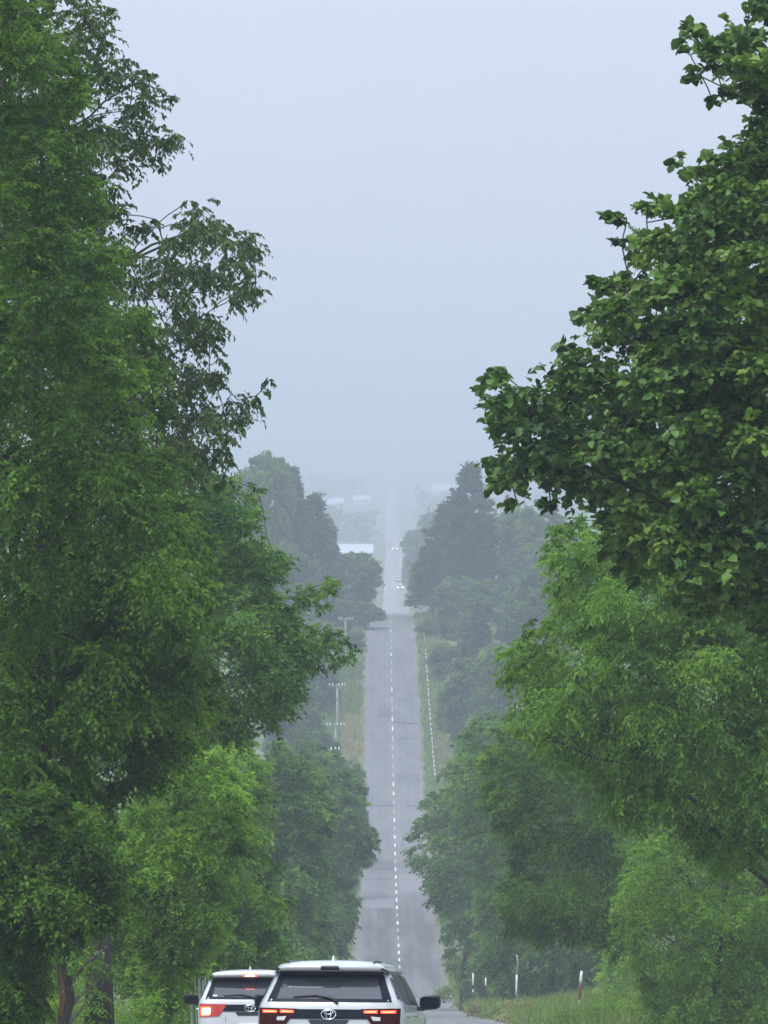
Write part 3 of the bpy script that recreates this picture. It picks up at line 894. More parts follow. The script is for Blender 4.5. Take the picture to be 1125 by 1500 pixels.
# ------------------------------------------------------------------ generic trees for the middle and far distance
def make_proto(kind, seed):
    """unit-less prototype about 10 m high, 6 m wide, built at the origin; returns meshes"""
    rng = np.random.default_rng(seed)
    if kind == 'conifer':
        n = 150
        h = np.sort(rng.random(n) ** 0.85) * 0.93 + 0.07
        H = 10.0
        rad = (1 - h) ** 0.8 * 2.1 + 0.10
        a = rng.random(n) * 6.283
        k = rng.uniform(.45, 1.0, n)
        C = np.stack([np.cos(a) * rad * k, np.sin(a) * rad * k, h * H], 1)
        r = np.clip(rad * .42, .22, .75)
        C[-6:, :2] *= .2
        P, D, Nn, L, Wd, T, tw = foliage(rng, C, r, 2000, 8, .38, .5, droop=.35, flat=.35, hang=.25, centre=np.array([0, 0, 4.0]))
        tr, br = limbs(rng, C[::4], r[::4], np.array([0, 0, -.3]), np.array([0, 0, 10.0]), .14, 12)
        tw_r = .012
    elif kind == 'snaggy':
        n = 120; H = 10.0
        h = np.sort(rng.random(n)) * .9 + .1
        rad = 1.9 * (1 - h) ** .6 + .15
        a = rng.random(n) * 6.283
        k = rng.uniform(.3, 1.15, n)
        C = np.stack([np.cos(a) * rad * k, np.sin(a) * rad * k, h * H], 1)
        r = np.clip(rng.uniform(.2, .6, n), .2, .6)
        P, D, Nn, L, Wd, T, tw = foliage(rng, C, r, 1700, 8, .36, .45, droop=-.25, flat=.9, hang=-.2, centre=np.array([0, 0, 3.0]))
        tr, br = limbs(rng, C[::3], r[::3], np.array([0, 0, -.3]), np.array([0, 0, 10.2]), .14, 14)
    else:
        th = np.linspace(0, 2 * math.pi, 26, endpoint=False)
        rad = 1 + .16 * np.sin(3 * th + seed) + .10 * np.sin(5 * th + 2 * seed) + rng.normal(0, .06, 26)
        wx, hz = (3.1, 4.4) if kind == 'round' else (2.6, 4.6)
        poly = np.stack([np.cos(th) * rad * wx, 5.6 + np.sin(th) * rad * hz * (1 if kind == 'round' else 1)], 1)
        poly[:, 1] = np.clip(poly[:, 1], .7, None)
        C, r = clump_centres(rng, poly, 2.6, 105, .35, 1.0)
        P, D, Nn, L, Wd, T, tw = foliage(rng, C, r, 3600, 8, .34, .6, droop=.35, flat=.5, hang=.25, centre=np.array([0, 0, 4.5]))
        tr, br = limbs(rng, C, r, np.array([0, 0, -.3]), np.array([0, 0, 8.5]), .17, 9)
    STAT['leaves'] += len(P)
    mat = {'conifer': 'needle', 'snaggy': 'needle'}.get(kind, 'leaf_far')
    cm = leaves_mesh('crown', P, D, Nn, L, Wd, T); cm.materials.append(M[mat])
    tm = tr.mesh('trunk', True); tm.materials.append(M['bark'])
    bm = br.mesh('branch', True); bm.materials.append(M['twig'])
    return cm, tm, bm


PROTO = {('round', 0): make_proto('round', 101), ('round', 1): make_proto('round', 102), ('round', 2): make_proto('oval', 103),
         ('conifer', 0): make_proto('conifer', 104), ('conifer', 1): make_proto('snaggy', 105)}


def place_tree(kind, var, px, top, hw, d, label, group, name, rz, ground_drop=0.0):
    X = (px - CX) / F * d
    z0 = float(ground_z(X, d)) - ground_drop
    H = -(top - HY) / F * d - z0
    W = hw / F * d
    root = empty(name, (X, d, z0), label, 'tree', group, rot=(0, 0, rz))
    sx = W / (2.1 if kind == 'conifer' else 3.0)
    for nm, me in zip(('crown', 'trunk', 'branch'), PROTO[(kind, var)]):
        o = bpy.data.objects.new(nm, me); COL.objects.link(o); o.parent = root
        o.scale = (sx, sx, H / 10.0)
        if nm == 'crown': o['kind'] = 'stuff'
    return root


LG, RG = 'misty trees on the left slope', 'misty trees on the right slope'
FAR = [
    # left slope
    ('round', 0, 388, 656, 42, 920, 'tallest misty tree on the left, its grey top against the sky', LG),
    ('round', 1, 345, 690, 46, 900, 'misty crown half hidden behind the dark hanging leaves at left', LG),
    ('conifer', 1, 425, 695, 46, 930, 'misty tree with ragged top just right of the tallest left one', LG),
    ('conifer', 1, 460, 733, 42, 950, 'small pointed misty conifer next to the far white houses', LG),
    ('round', 0, 418, 790, 46, 860, 'pale grey green crown below the ragged misty conifers at left', LG),
    ('round', 2, 478, 770, 30, 960, 'misty crown ending just left of the pale barn roof', LG),
    ('round', 0, 522, 806, 33, 962, 'grey green tree in front of the pale barn roof beside the crest', LG),
    ('round', 1, 529, 880, 27, 925, 'dark misty tree hugging the left road edge below the crest', LG),
    ('round', 2, 487, 860, 34, 900, 'pale misty tree behind the reaching leafy bough at left', LG),
    ('round', 1, 505, 925, 27, 885, 'dark misty tree behind the highest power pole on the left', LG),
    ('round', 0, 452, 905, 44, 850, 'misty tree seen between the two reaching leafy tips', LG),
    ('round', 2, 400, 930, 52, 820, 'misty tree mostly behind the reaching tree at left', LG),
    ('round', 1, 460, 968, 34, 810, 'dark misty tree left of the power pole with clear cross arm', LG),
    ('round', 0, 510, 985, 17, 858, 'low bush at the mouth of the left side road', LG),
    ('round', 2, 430, 1010, 40, 720, 'grey green tree left of the nearest two power poles', LG),
    ('round', 1, 470, 1070, 34, 650, 'leafy tree under the cross arms of the nearest power poles', LG),
    ('round', 0, 505, 1110, 30, 600, 'green tree in the dip left of the road beyond the overhanging one', LG),
    ('round', 2, 440, 1095, 50, 560, 'broad green tree behind the rounded tree in the left dip', LG),
    # right slope
    ('conifer', 1, 690, 692, 52, 935, 'tallest misty tree on the right with a bare branching top', RG),
    ('conifer', 1, 655, 745, 56, 955, 'dark misty conifer left of the tallest right one', RG),
    ('round', 1, 634, 800, 26, 962, 'dark misty tree whose leaves lean toward the crest from the right', RG),
    ('round', 0, 735, 742, 50, 950, 'misty broad crown right of the tallest right tree', RG),
    ('conifer', 0, 743, 726, 13, 985, 'thin misty spire rising behind the broad crown at right', RG),
    ('conifer', 0, 758, 733, 11, 990, 'smaller thin misty spire beside the first', RG),
    ('round', 2, 800, 748, 50, 930, 'misty crown beside the hanging willow like leaves', RG),
    ('round', 0, 672, 842, 30, 885, 'lighter misty tree in front of the dark right conifers', RG),
    ('round', 1, 640, 905, 25, 905, 'misty bush like tree at the right road edge below the crest', RG),
    ('round', 0, 728, 846, 50, 840, 'pale green misty tree in the middle of the right slope', RG),
    ('round', 2, 785, 835, 55, 810, 'misty tree behind the narrow hanging leaves on the right', RG),
    ('conifer', 0, 700, 890, 38, 820, 'spreading tree with pale layered boughs on the right slope', RG),
    ('round', 1, 655, 945, 26, 850, 'leafy tree above the white guard posts on the right', RG),
    ('round', 0, 760, 935, 60, 740, 'broad misty tree left of the willow like tree', RG),
    ('round', 2, 697, 968, 42, 770, 'tall pale tree on the right slope behind the guard fence', RG),
    ('round', 1, 660, 1020, 20, 790, 'small dark tree right beside the white guard fence', RG),
    ('round', 0, 735, 1030, 50, 650, 'grey green tree above the dense dark tree on the right bank', RG),
    ('round', 2, 690, 1105, 38, 560, 'green tree just beyond the leaning overhanging tree', RG),
    ('round', 1, 770, 1090, 50, 520, 'tree filling the gap behind the right bank trees', RG),
    # beyond the crest
    ('round', 0, 618, 770, 26, 1560, 'faint tree right of the road past the crest', 'faint trees beyond the crest'),
    ('round', 1, 640, 742, 30, 1650, 'taller faint tree beyond the dark right conifers', 'faint trees beyond the crest'),
    ('round', 2, 603, 800, 15, 1700, 'small faint tree close to the oncoming cars', 'faint trees beyond the crest'),
]
trr = random.Random(9)
for (kd, vr, px, top, hw, d, lab, grp) in FAR:
    nm = 'conifer' if kd == 'conifer' else 'broadleaf_tree'
    if d < 720: nm = 'roadside_tree'
    place_tree(kd, vr, px, top, hw, d, lab, grp, nm, trr.uniform(0, 6.28))


# far woods that read as one mass: belts of crowns
def wood_belt(name, label, x0, x1, y0, y1, n, hh, seed):
    rng = np.random.default_rng(seed)
    C, rr = [], []
    X = rng.uniform(x0, x1, n); Y = rng.uniform(y0, y1, n); H = rng.uniform(*hh, n)
    ok = np.abs(X - xroad(Y)) > 9
    X, Y, H = X[ok], Y[ok], H[ok]
    Z = ground_z(X, Y)
    k = 7
    cx = np.repeat(X, k) + rng.normal(0, 1.6, len(X) * k); cy = np.repeat(Y, k) + rng.normal(0, 1.6, len(X) * k)
    cz = np.repeat(Z, k) + np.repeat(H, k) * rng.uniform(.1, .95, len(X) * k)
    C = np.stack([cx, cy, cz], 1); r = rng.uniform(1.2, 2.2, len(C))
    P, D, Nn, L, Wd, T, tw = foliage(rng, C, r, len(C) * 6, 5, 1.1, .6, centre=None)
    STAT['leaves'] += len(P)
    o = link(name, leaves_mesh(name, P, D, Nn, L, Wd, T), None, M['leaf_far'])
    tag(o, label, 'woodland', None, 'stuff')


wood_belt('distant_woodland', 'dim belt of woodland behind the pale barn roof left of the road', -75, -3, 2700, 2850, 90, (11, 17), 201)
wood_belt('distant_woodland', 'very faint woodland on the plain left of the road in the mist', -150, -10, 4300, 4600, 110, (12, 20), 202)
wood_belt('distant_woodland', 'dim woodland beside the far road on the right', 14, 90, 1950, 2150, 80, (12, 20), 203)
wood_belt('distant_woodland', 'very faint woodland right of the far road below the pale roof', 20, 130, 3300, 3600, 110, (11, 18), 204)

# ------------------------------------------------------------------ verge grass and weeds
def grass(name, label, regions, mat, seed, bl=(.25, .55), wd=.03, flowers=0):
    rng = np.random.default_rng(seed)
    Ps = []
    for (x0, x1, y0, y1, n, sc) in regions:
        X = rng.uniform(x0, x1, n); Y = rng.uniform(y0, y1, n)
        # tufts gather
        keep = (np.sin(X * 2.1 + Y * .35) + np.sin(Y * .9 - X) + rng.normal(0, .8, n)) > -1.0
        X, Y = X[keep], Y[keep]
        S = np.full(len(X), sc) * (0.7 + 0.5 * np.clip(np.sin(X * 1.3 + Y * 0.5) + .3, 0, 1))
        Ps.append(np.stack([X, Y, S], 1))
    Q = np.concatenate(Ps); m = 3
    Q = np.repeat(Q, m, 0); n = len(Q)
    X = Q[:, 0] + rng.normal(0, .05, n) * Q[:, 2] * 2; Y = Q[:, 1] + rng.normal(0, .05, n) * Q[:, 2] * 2
    B = np.stack([X, Y, ground_z(X, Y) - .02], 1)
    D = unit(np.stack([rng.normal(0, .35, n), rng.normal(0, .35, n), np.ones(n)], 1))
    L = rng.uniform(*bl, n) * Q[:, 2]
    Nn = unit(np.stack([rng.normal(0, 1, n), rng.normal(0, 1, n), rng.normal(0, .2, n)], 1))
    o = link(name, leaves_mesh(name, B, D, Nn, L, np.full(n, wd * 1.25) * Q[:, 2] * rng.uniform(.6, 1.4, n), np.clip(.5 + rng.normal(0, .2, n), 0, 1), fold=.1), None, M[mat])
    return tag(o, label, 'grass', None, 'stuff')


grass('verge_grass', 'tall uneven grass on the right verge beside the near road',
      [(5.3, 12, 175, 350, 15000, 1.7), (5.3, 9, 330, 520, 5000, 1.8), (5.2, 5.9, 180, 520, 1500, .6)], 'grass', 301)
grass('verge_grass', 'grass and weeds along the left edge of the road in the dip',
      [(-4.5, -2.3, 300, 560, 3000, .9), (-6.5, -3.0, 80, 300, 2500, .9), (-9, -4.5, 85, 140, 1800, 1.0)], 'grass', 302)
grass('verge_grass', 'dry straw coloured grass at the left of the road below the power poles',
      [(-4.4, -2.5, 690, 812, 3200, 2.4)], 'straw', 303, wd=.06)
grass('verge_grass', 'grass and dry weeds around the white guard fence on the right',
      [(6.8, 8.6, 738, 800, 1400, 2.0)], 'straw', 304, wd=.06)


def shrub(px, d, w, h, mat, label, seed, leaf=.07, tw=260, name='shrub', lift=0.0):
    rng = np.random.default_rng(seed)
    X = (px - CX) / F * d; z0 = float(ground_z(X, d)) + lift
    root = empty(name, (X, d, z0), label, 'shrub', None)
    n = 14
    C = np.stack([rng.normal(0, w * .35, n), rng.normal(0, w * .35, n), rng.uniform(.25, .85, n) * h], 1); r = np.full(n, w * .38)
    P, D, Nn, L, Wd, T, twl = foliage(rng, C, r, tw, 10, leaf, .5, droop=.2)
    STAT['leaves'] += len(P)
    c = link('foliage', leaves_mesh('foliage', P, D, Nn, L, Wd, T), root, M[mat]); c['kind'] = 'stuff'
    s = MB()
    for k in range(6):
        s.tube(curve(np.array([rng.normal(0, .04), rng.normal(0, .04), -.05]), C[k], .05, 4, rng), np.linspace(.015, .005, 4), 4)
    s.build('stem', M['twig'], root)


grass('verge_grass', 'green grass and weeds left of the road around the power poles',
      [(-9, -2.3, 600, 700, 2600, 2.2), (-9, -4.0, 690, 850, 3500, 2.4), (-6, -2.3, 810, 960, 2600, 2.0)], 'grass', 305, wd=.06)
grass('verge_grass', 'green grass and weeds along the foot of the white guard fence',
      [(5.2, 9.0, 690, 900, 4200, 1.8), (5.2, 8, 560, 700, 1500, 1.8), (5.2, 7.5, 900, 975, 900, 1.6)], 'grass', 306, wd=.06)
shrub(762, 262, 1.3, 1.0, 'straw', 'pale greyish weed bush at the foot of the bent snow pole', 401, .09)
shrub(690, 420, 1.2, .8, 'grass', 'low weed clump at the foot of the small black and white post', 402, .12, 160)
shrub(880, 180, 1.5, 1.2, 'leaf_lime', 'low leafy bush on the right bank next to the red banded pole', 403, .08)
shrub(705, 330, 0.9, 0.8, 'straw', 'pale low weeds at the road edge left of the short posts', 420, .09, 260)
shrub(735, 285, 1.0, 0.8, 'grass', 'rounded weed clump on the right verge nearer than the bent pole', 421, .09, 260)
shrub(800, 245, 1.1, 0.9, 'leaf_lime', 'leafy green weeds between the bent pole and the red banded pole', 422, .09, 260)
shrub(830, 205, 1.0, 0.8, 'grass', 'weed clump at the bottom of the frame under the red banded pole', 423, .09, 260)
shrub(940, 190, 1.3, 1.2, 'leaf_fine', 'dark leafy bush right of the red banded pole', 424, .09, 260)
shrub(1010, 150, 1.8, 1.6, 'leaf_lime', 'light green bush at the bottom of the right edge', 404, .08, 380)
shrub(25, 95, 1.2, 1.55, 'leaf_lime', 'bright green undergrowth in the bottom left corner', 405, .06, 420)
shrub(70, 97, 1.0, 1.35, 'grass', 'bright grassy weeds between the corner and the broken trunk', 406, .06, 320)
shrub(190, 104, 1.1, 1.5, 'leaf_fine', 'leafy undergrowth right of the thick dark trunk', 407, .06, 320)
shrub(262, 128, 1.4, 2.1, 'leaf_lime', 'undergrowth right beside the stopped white car', 408, .07, 400)
shrub(650, 440, 1.1, 1.3, 'grass', 'tall weed clump bulging over the right road edge in the dip', 409, .12, 200)
shrub(330, 215, 2.4, 3.2, 'leaf_mid', 'dark bush behind the roof of the stopped white car', 410, .12, 500)
shrub(450, 235, 2.6, 3.0, 'leaf_mid', 'dark bush behind the roof of the silver car', 411, .12, 500)


# ------------------------------------------------------------------ poles, posts and fences
def snow_pole(px, top_py, d, r, bands, label, bend=0.0, hook=False):
    X = (px - CX) / F * d; z0 = float(ground_z(X, d)); H = -(top_py - HY) / F * d - z0
    root = empty('snow_pole', (X, d, z0), label, 'marker pole', 'marker poles on the right verge')
    b = MB(); n = 8
    p = np.stack([bend * np.linspace(0, 1, n) ** 2, np.zeros(n), np.linspace(-.1, H, n)], 1)
    if hook:
        p[-2] += [.05, 0, .02]; p[-1] += [-.02, 0, 0]
    b.tube(p, r, 8); b.build('pole', M['steel'] if hook else M['white_post'], root, True)
    for (a, c, mt) in bands:
        t = np.linspace(a, c, 4); q = np.stack([bend * t ** 2, 0 * t, -.1 + (H + .1) * t], 1)
        MB().tube(q, r + .004, 8).build('band', M[mt], root, True)
    MB().tube([p[-1] - [0, 0, .01], p[-1] + [0, 0, .03]], [r * 1.15, r * .8], 8).build('cap', M['white_post'], root, True)


snow_pole(848, 1424, 236, .045, [(.0, .16, 'white_post'), (.16, .40, 'black_band'), (.47, .78, 'red_band'), (.78, .995, 'white_post')], 'nearest snow pole with dark red band and white top', bend=.1)
snow_pole(756, 1401, 300, .04, [(.0, .30, 'black_band'), (.42, .72, 'white_post')], 'thin snow pole with a bent tip standing in the weeds', bend=.06, hook=True)
snow_pole(693, 1427, 405, .05, [(.0, .55, 'black_band'), (.62, .72, 'black_band'), (.72, .99, 'white_post')], 'short black and white post nearest the road edge', bend=0)
snow_pole(711, 1433, 392, .04, [(.0, .35, 'white_post'), (.35, .80, 'black_band')], 'short dark post between the road edge post and the bent pole', bend=.03)
snow_pole(499, 1384, 480, .05, [(.0, .4, 'black_band'), (.45, .99, 'white_post')], 'small white leaning marker on the left edge of the dip', bend=-.15)


def guard_fence():
    root = empty('guard_fence', (6.1, 745, float(ground_z(6.1, 745))), 'line of white guard posts with cables along the right road edge uphill', 'guard fence')
    me = None
    pts = []
    for k in range(34):
        Yk = 745 + 5.0 * k if k < 28 else 745 + 28 * 5 + 12 * (k - 27)
        Xk = 6.15 - 0.2 * k / 34; zk = float(ground_z(Xk, Yk))
        o_loc = (Xk - 6.1, Yk - 745, zk - root.location.z)
        if me is None:
            me = MB().tube([(0, 0, -.2), (0, 0, .78)], .075, 8).mesh('post', True); me.materials.append(M['white_post'])
            mc = MB().tube([(0, 0, .78), (0, 0, .84), (0, 0, .87)], [.085, .085, .04], 8).mesh('cap', True); mc.materials.append(M['white_post'])
            mb = MB().tube([(0, 0, .52), (0, 0, .64)], [.082, .082], 8).mesh('band', True); mb.materials.append(M['black_band'])
        p = bpy.data.objects.new('post', me); COL.objects.link(p); p.parent = root; p.location = o_loc
        c = bpy.data.objects.new('cap', mc); COL.objects.link(c); c.parent = p
        c = bpy.data.objects.new('band', mb); COL.objects.link(c); c.parent = p
        if k < 28: pts.append(o_loc)
    for h in (.3, .5, .7):
        MB().tube([(x - .08, y, z + h) for x, y, z in pts], .012, 4).build('cable', M['steel'], root)


guard_fence()


def power_pole(px, top, d, w, label, drop=0, arms=1):
    X = (px - CX) / F * d; z0 = float(ground_z(X, d)); H = -(top - HY) / F * d - z0
    root = empty('power_pole', (X, d, z0), label, 'power pole', 'power poles left of the road')
    MB().tube([(0, 0, -.3), (0, 0, H * .5), (0, 0, H)], [.17, .14, .11], 10).build('pole', M['concrete'], root, True)
    tops = []
    for a in range(arms):
        zz = H - .15 - a * .9
        arm = MB().box((0, -.16, zz), (w, .10, .12)).build('cross_arm', M['steel'], root)
        for s in (-.47, -.28, .10, .30, .47):
            MB().tube([(s * w, -.16, zz + .06), (s * w, -.16, zz + .12), (s * w, -.16, zz + .20), (s * w, -.16, zz + .30)], [.03, .09, .06, .075], 8).build('insulator', M['insulator'], arm, True)
            if a == 0 and s in (-.47, .10, .47): tops.append((X + s * w, d - .16, z0 + zz + .3))
    MB().box((0.0, -.2, H - 1.5), (.35, .12, .08)).build('bracket', M['steel'], root)
    return tops


t1 = power_pole(482, 1097, 620, 1.95, 'nearest power pole, its white insulators just above the green bushes')
t2 = power_pole(491.5, 1061, 700, 1.9, 'second power pole, half hidden in the bushes below the third')
t3 = power_pole(494, 1003, 784, 1.95, 'power pole with clear cross arm and grey shaft left of the road')
t4 = power_pole(506, 906, 868, 1.9, 'faint farthest power pole among the dark misty trees')
wires = []
for i in range(3):
    w = MB()
    for A, B in ((t1, t2), (t2, t3), (t3, t4)):
        a, b = np.array(A[i]), np.array(B[i])
        w.tube(curve(a, b, -.012, 9), .012, 4)
    o = w.build('power_line', M['wire'])
    tag(o, ['left wire slung between the power poles', 'middle wire slung between the power poles', 'right wire slung between the power poles'][i], 'wire', 'wires between the power poles')


# white slats beside the stopped car's mirror
def slats():
    d = 117; X = (293 - CX) / F * d; z0 = float(ground_z(X, d))
    root = empty('slatted_screen', (X, d, z0), 'row of pale upright slats behind the mirror of the stopped car', 'screen')
    for k, (dx, lean, ww) in enumerate(((-.115, .06, .045), (-.04, .05, .02), (.02, .04, .04), (.075, .03, .035), (.12, .03, .03))):
        z1 = -(1430 - HY) / F * d - z0
        b = MB().add([(dx + a + lean * (0 if z < 1 else -1), y_, z) for z in (0.0, z1) for a, y_ in ((-ww / 2, -.01), (ww / 2, -.01), (ww / 2, .01), (-ww / 2, .01))],
                     [(3, 2, 1, 0), (4, 5, 6, 7), (0, 1, 5, 4), (1, 2, 6, 5), (2, 3, 7, 6), (3, 0, 4, 7)])
        b.build('slat', M['white_post'], root)
    MB().box((0, .02, .5), (.34, .02, .05)).build('rail', M['steel'], root)


slats()


# ------------------------------------------------------------------ cars
CAR = np.array([  # z, half width, rear y, front y, corner radius
    (.20, .74, .10, 3.86, .25), (.27, .80, .04, 3.95, .25), (.45, .842, .00, 4.00, .24), (.75, .8475, -.005, 4.00, .22), (.95, .845, .02, 3.95, .20),
    (1.00, .842, .03, 3.75, .20), (1.04, .838, .04, 3.10, .18), (1.10, .826, .05, 2.95, .17), (1.17, .800, .09, 2.85, .16), (1.30, .745, .19, 2.62, .15),
    (1.42, .690, .29, 2.42, .14), (1.49, .655, .34, 2.32, .14), (1.505, .640, .17, 2.28, .12), (1.545, .625, .145, 2.22, .12), (1.580, .590, .17, 2.12, .14), (1.603, .50, .24, 2.0, .16),
    (1.622, .36, .38, 1.8, .16), (1.632, .16, .70, 1.5, .1)])


def cp(z):
    return [float(np.interp(z, CAR[:, 0], CAR[:, k])) for k in (1, 2, 3, 4)]


def rear_y(x, z):
    w, yr_, yf, rc = cp(z)
    a = abs(x); e = 0.05 * (a / w) ** 2
    if a > w - rc: 
        q = min(.995, (a - (w - rc)) / rc); return yr_ + e + rc * (1 - math.sqrt(1 - q * q))
    return yr_ + e


def front_y(x, z):
    w, yr_, yf, rc = cp(z); a = abs(x); e = .16 * (a / w) ** 2
    if a > w - rc:
        q = min(.995, (a - (w - rc)) / rc); return yf - e - rc * (1 - math.sqrt(1 - q * q))
    return yf - e


def body_mesh():
    rings = []
    zs = []
    for i in range(len(CAR) - 1):
        n = 3 if CAR[i + 1, 0] - CAR[i, 0] > .07 else 1
        for k in range(n): zs.append(CAR[i, 0] + (CAR[i + 1, 0] - CAR[i, 0]) * k / n)
    zs.append(CAR[-1, 0])
    for z in zs:
        w, yr_, yf, rc = cp(z); ring = []
        t = np.linspace(0, math.pi / 2, 7)
        xs_in = np.linspace(-(w - rc), (w - rc), 7)
        for x in xs_in: ring.append((x, rear_y(x, z)))
        for a in t[1:]:
            x = (w - rc) + rc * math.sin(a); ring.append((min(x, w), yr_ + .05 * (x / w) ** 2 + rc * (1 - math.cos(a))))
        for f in (.15, .35, .5, .65, .85): ring.append((w, yr_ + rc + .05 + (yf - yr_ - 2 * rc - .2) * f))
        for a in t[::-1]:
            x = (w - rc) + rc * math.sin(a); ring.append((min(x, w), yf - .16 * (x / w) ** 2 - rc * (1 - math.cos(a))))
        for x in xs_in[::-1][1:-1]: ring.append((x, front_y(x, z)))
        for a in t:
            x = (w - rc) + rc * math.sin(a); ring.append((-min(x, w), yf - .16 * (x / w) ** 2 - rc * (1 - math.cos(a))))
        for f in (.85, .65, .5, .35, .15): ring.append((-w, yr_ + rc + .05 + (yf - yr_ - 2 * rc - .2) * f))
        for a in t[::-1][:-1]:
            x = (w - rc) + rc * math.sin(a); ring.append((-min(x, w), yr_ + .05 * (x / w) ** 2 + rc * (1 - math.cos(a))))
        rings.append([(x, y_, z) for x, y_ in ring])
    n = len(rings[0]); b = MB()
    V = [p for r_ in rings for p in r_]
    Fs = [(i * n + k, i * n + (k + 1) % n, (i + 1) * n + (k + 1) % n, (i + 1) * n + k) for i in range(len(rings) - 1) for k in range(n)]
    Fs.append(tuple(range(n))[::-1]); Fs.append(tuple((len(rings) - 1) * n + k for k in range(n)))
    b.add(V, Fs)
    return b.mesh('body', True)


def patch(quad, off, th, surf='rear', nu=12, nv=6):
    """panel on the rear / side surface; quad: (a,z) lower-left, lower-right, upper-right, upper-left"""
    q = np.array(quad, float); G_ = np.zeros((2, nv + 1, nu + 1, 3))
    for j in range(nv + 1):
        for i in range(nu + 1):
            s, t = i / nu, j / nv
            a = (1 - t) * ((1 - s) * q[0] + s * q[1]) + t * ((1 - s) * q[3] + s * q[2])
            if surf == 'rear':
                y_ = rear_y(a[0], a[1]); G_[0, j, i] = (a[0], y_ - off, a[1]); G_[1, j, i] = (a[0], y_ - off + th, a[1])
            elif surf == 'front':
                y_ = front_y(a[0], a[1]); G_[0, j, i] = (a[0], y_ + off, a[1]); G_[1, j, i] = (a[0], y_ + off - th, a[1])
            else:
                sg = 1 if surf == 'right' else -1
                x_ = cp(a[1])[0] + off; G_[0, j, i] = (sg * x_, a[0], a[1]); G_[1, j, i] = (sg * (x_ - th), a[0], a[1])
    b = MB(); b.grid(G_[0])
    r, c = nv + 1, nu + 1
    rim = [(0, i) for i in range(c)] + [(j, c - 1) for j in range(1, r)] + [(r - 1, i) for i in range(c - 2, -1, -1)] + [(j, 0) for j in range(r - 2, 0, -1)]
    V = [G_[0][a] for a in rim] + [G_[1][a] for a in rim]; n = len(rim)
    b.add(V, [(k, (k + 1) % n, n + (k + 1) % n, n + k) for k in range(n)])
    return b


def ring_curve(cx, z, rx, rz, tube_r, y_, n=24, a0=0, a1=2 * math.pi):
    t = np.linspace(a0, a1, n)
    return MB().tube([(cx + rx * math.cos(k), y_, z + rz * math.sin(k)) for k in t], tube_r, 6)


def wheel(parent, x, y_):
    s = 1 if x > 0 else -1
    hub = empty('wheel', (x, y_, .33)); hub.parent = parent
    def lathe(prof, mat, nm):
        b = MB(); n = 28; V = []
        for (r_, o) in prof:
            for k in range(n): V.append((s * o, r_ * math.cos(2 * math.pi * k / n), r_ * math.sin(2 * math.pi * k / n)))
        b.add(V, [(i * n + k, i * n + (k + 1) % n, (i + 1) * n + (k + 1) % n, (i + 1) * n + k) for i in range(len(prof) - 1) for k in range(n)])
        return b.build(nm, mat, hub, True)
    lathe([(.22, .07), (.25, .10), (.30, .105), (.328, .08), (.33, 0), (.328, -.08), (.30, -.105), (.22, -.09)], M['rubber'], 'tyre')
    lathe([(.22, .075), (.20, .06), (.06, .05), (.045, .075), (.0, .08)], M['rim'], 'rim')


def mirror(parent, side, col, back):
    x0 = side * .80
    root = empty('mirror', (x0, 2.42, 1.10)); root.parent = parent
    MB().box((side * .05, 0, -.03), (.14, .07, .05)).build('mirror_arm', M['trim'], root)
    P = []; n = 20
    b = MB(); V = []
    for (y_, sc) in ((-.055, .93), (-.05, 1.0), (.02, 1.0), (.07, .82), (.10, .45)):
        for k in range(n):
            t = 2 * math.pi * k / n; c, s_ = math.cos(t), math.sin(t)
            cx = abs(c) ** .45 * math.copysign(1, c) * .125 * sc; cz = abs(s_) ** .5 * math.copysign(1, s_) * .085 * sc
            V.append((side * .185 + cx, y_, .045 + cz + .012 * side * cx / .125))
    b.add(V, [(i * n + k, i * n + (k + 1) % n, (i + 1) * n + (k + 1) % n, (i + 1) * n + k) for i in range(4) for k in range(n)] + [tuple(range(n))[::-1], tuple(80 + k for k in range(n))])
    b.build('mirror_shell', M['trim'], root, True)
    V = [(side * .185 + abs(math.cos(t)) ** .45 * math.copysign(1, math.cos(t)) * .106, -.058, .045 + abs(math.sin(t)) ** .5 * math.copysign(1, math.sin(t)) * .068) for t in np.linspace(0, 2 * math.pi, 20, endpoint=False)]
    MB().add(V, [tuple(range(20))[::-1]]).build('mirror_glass', M['gloss_trim'], root)


BODY = body_mesh()


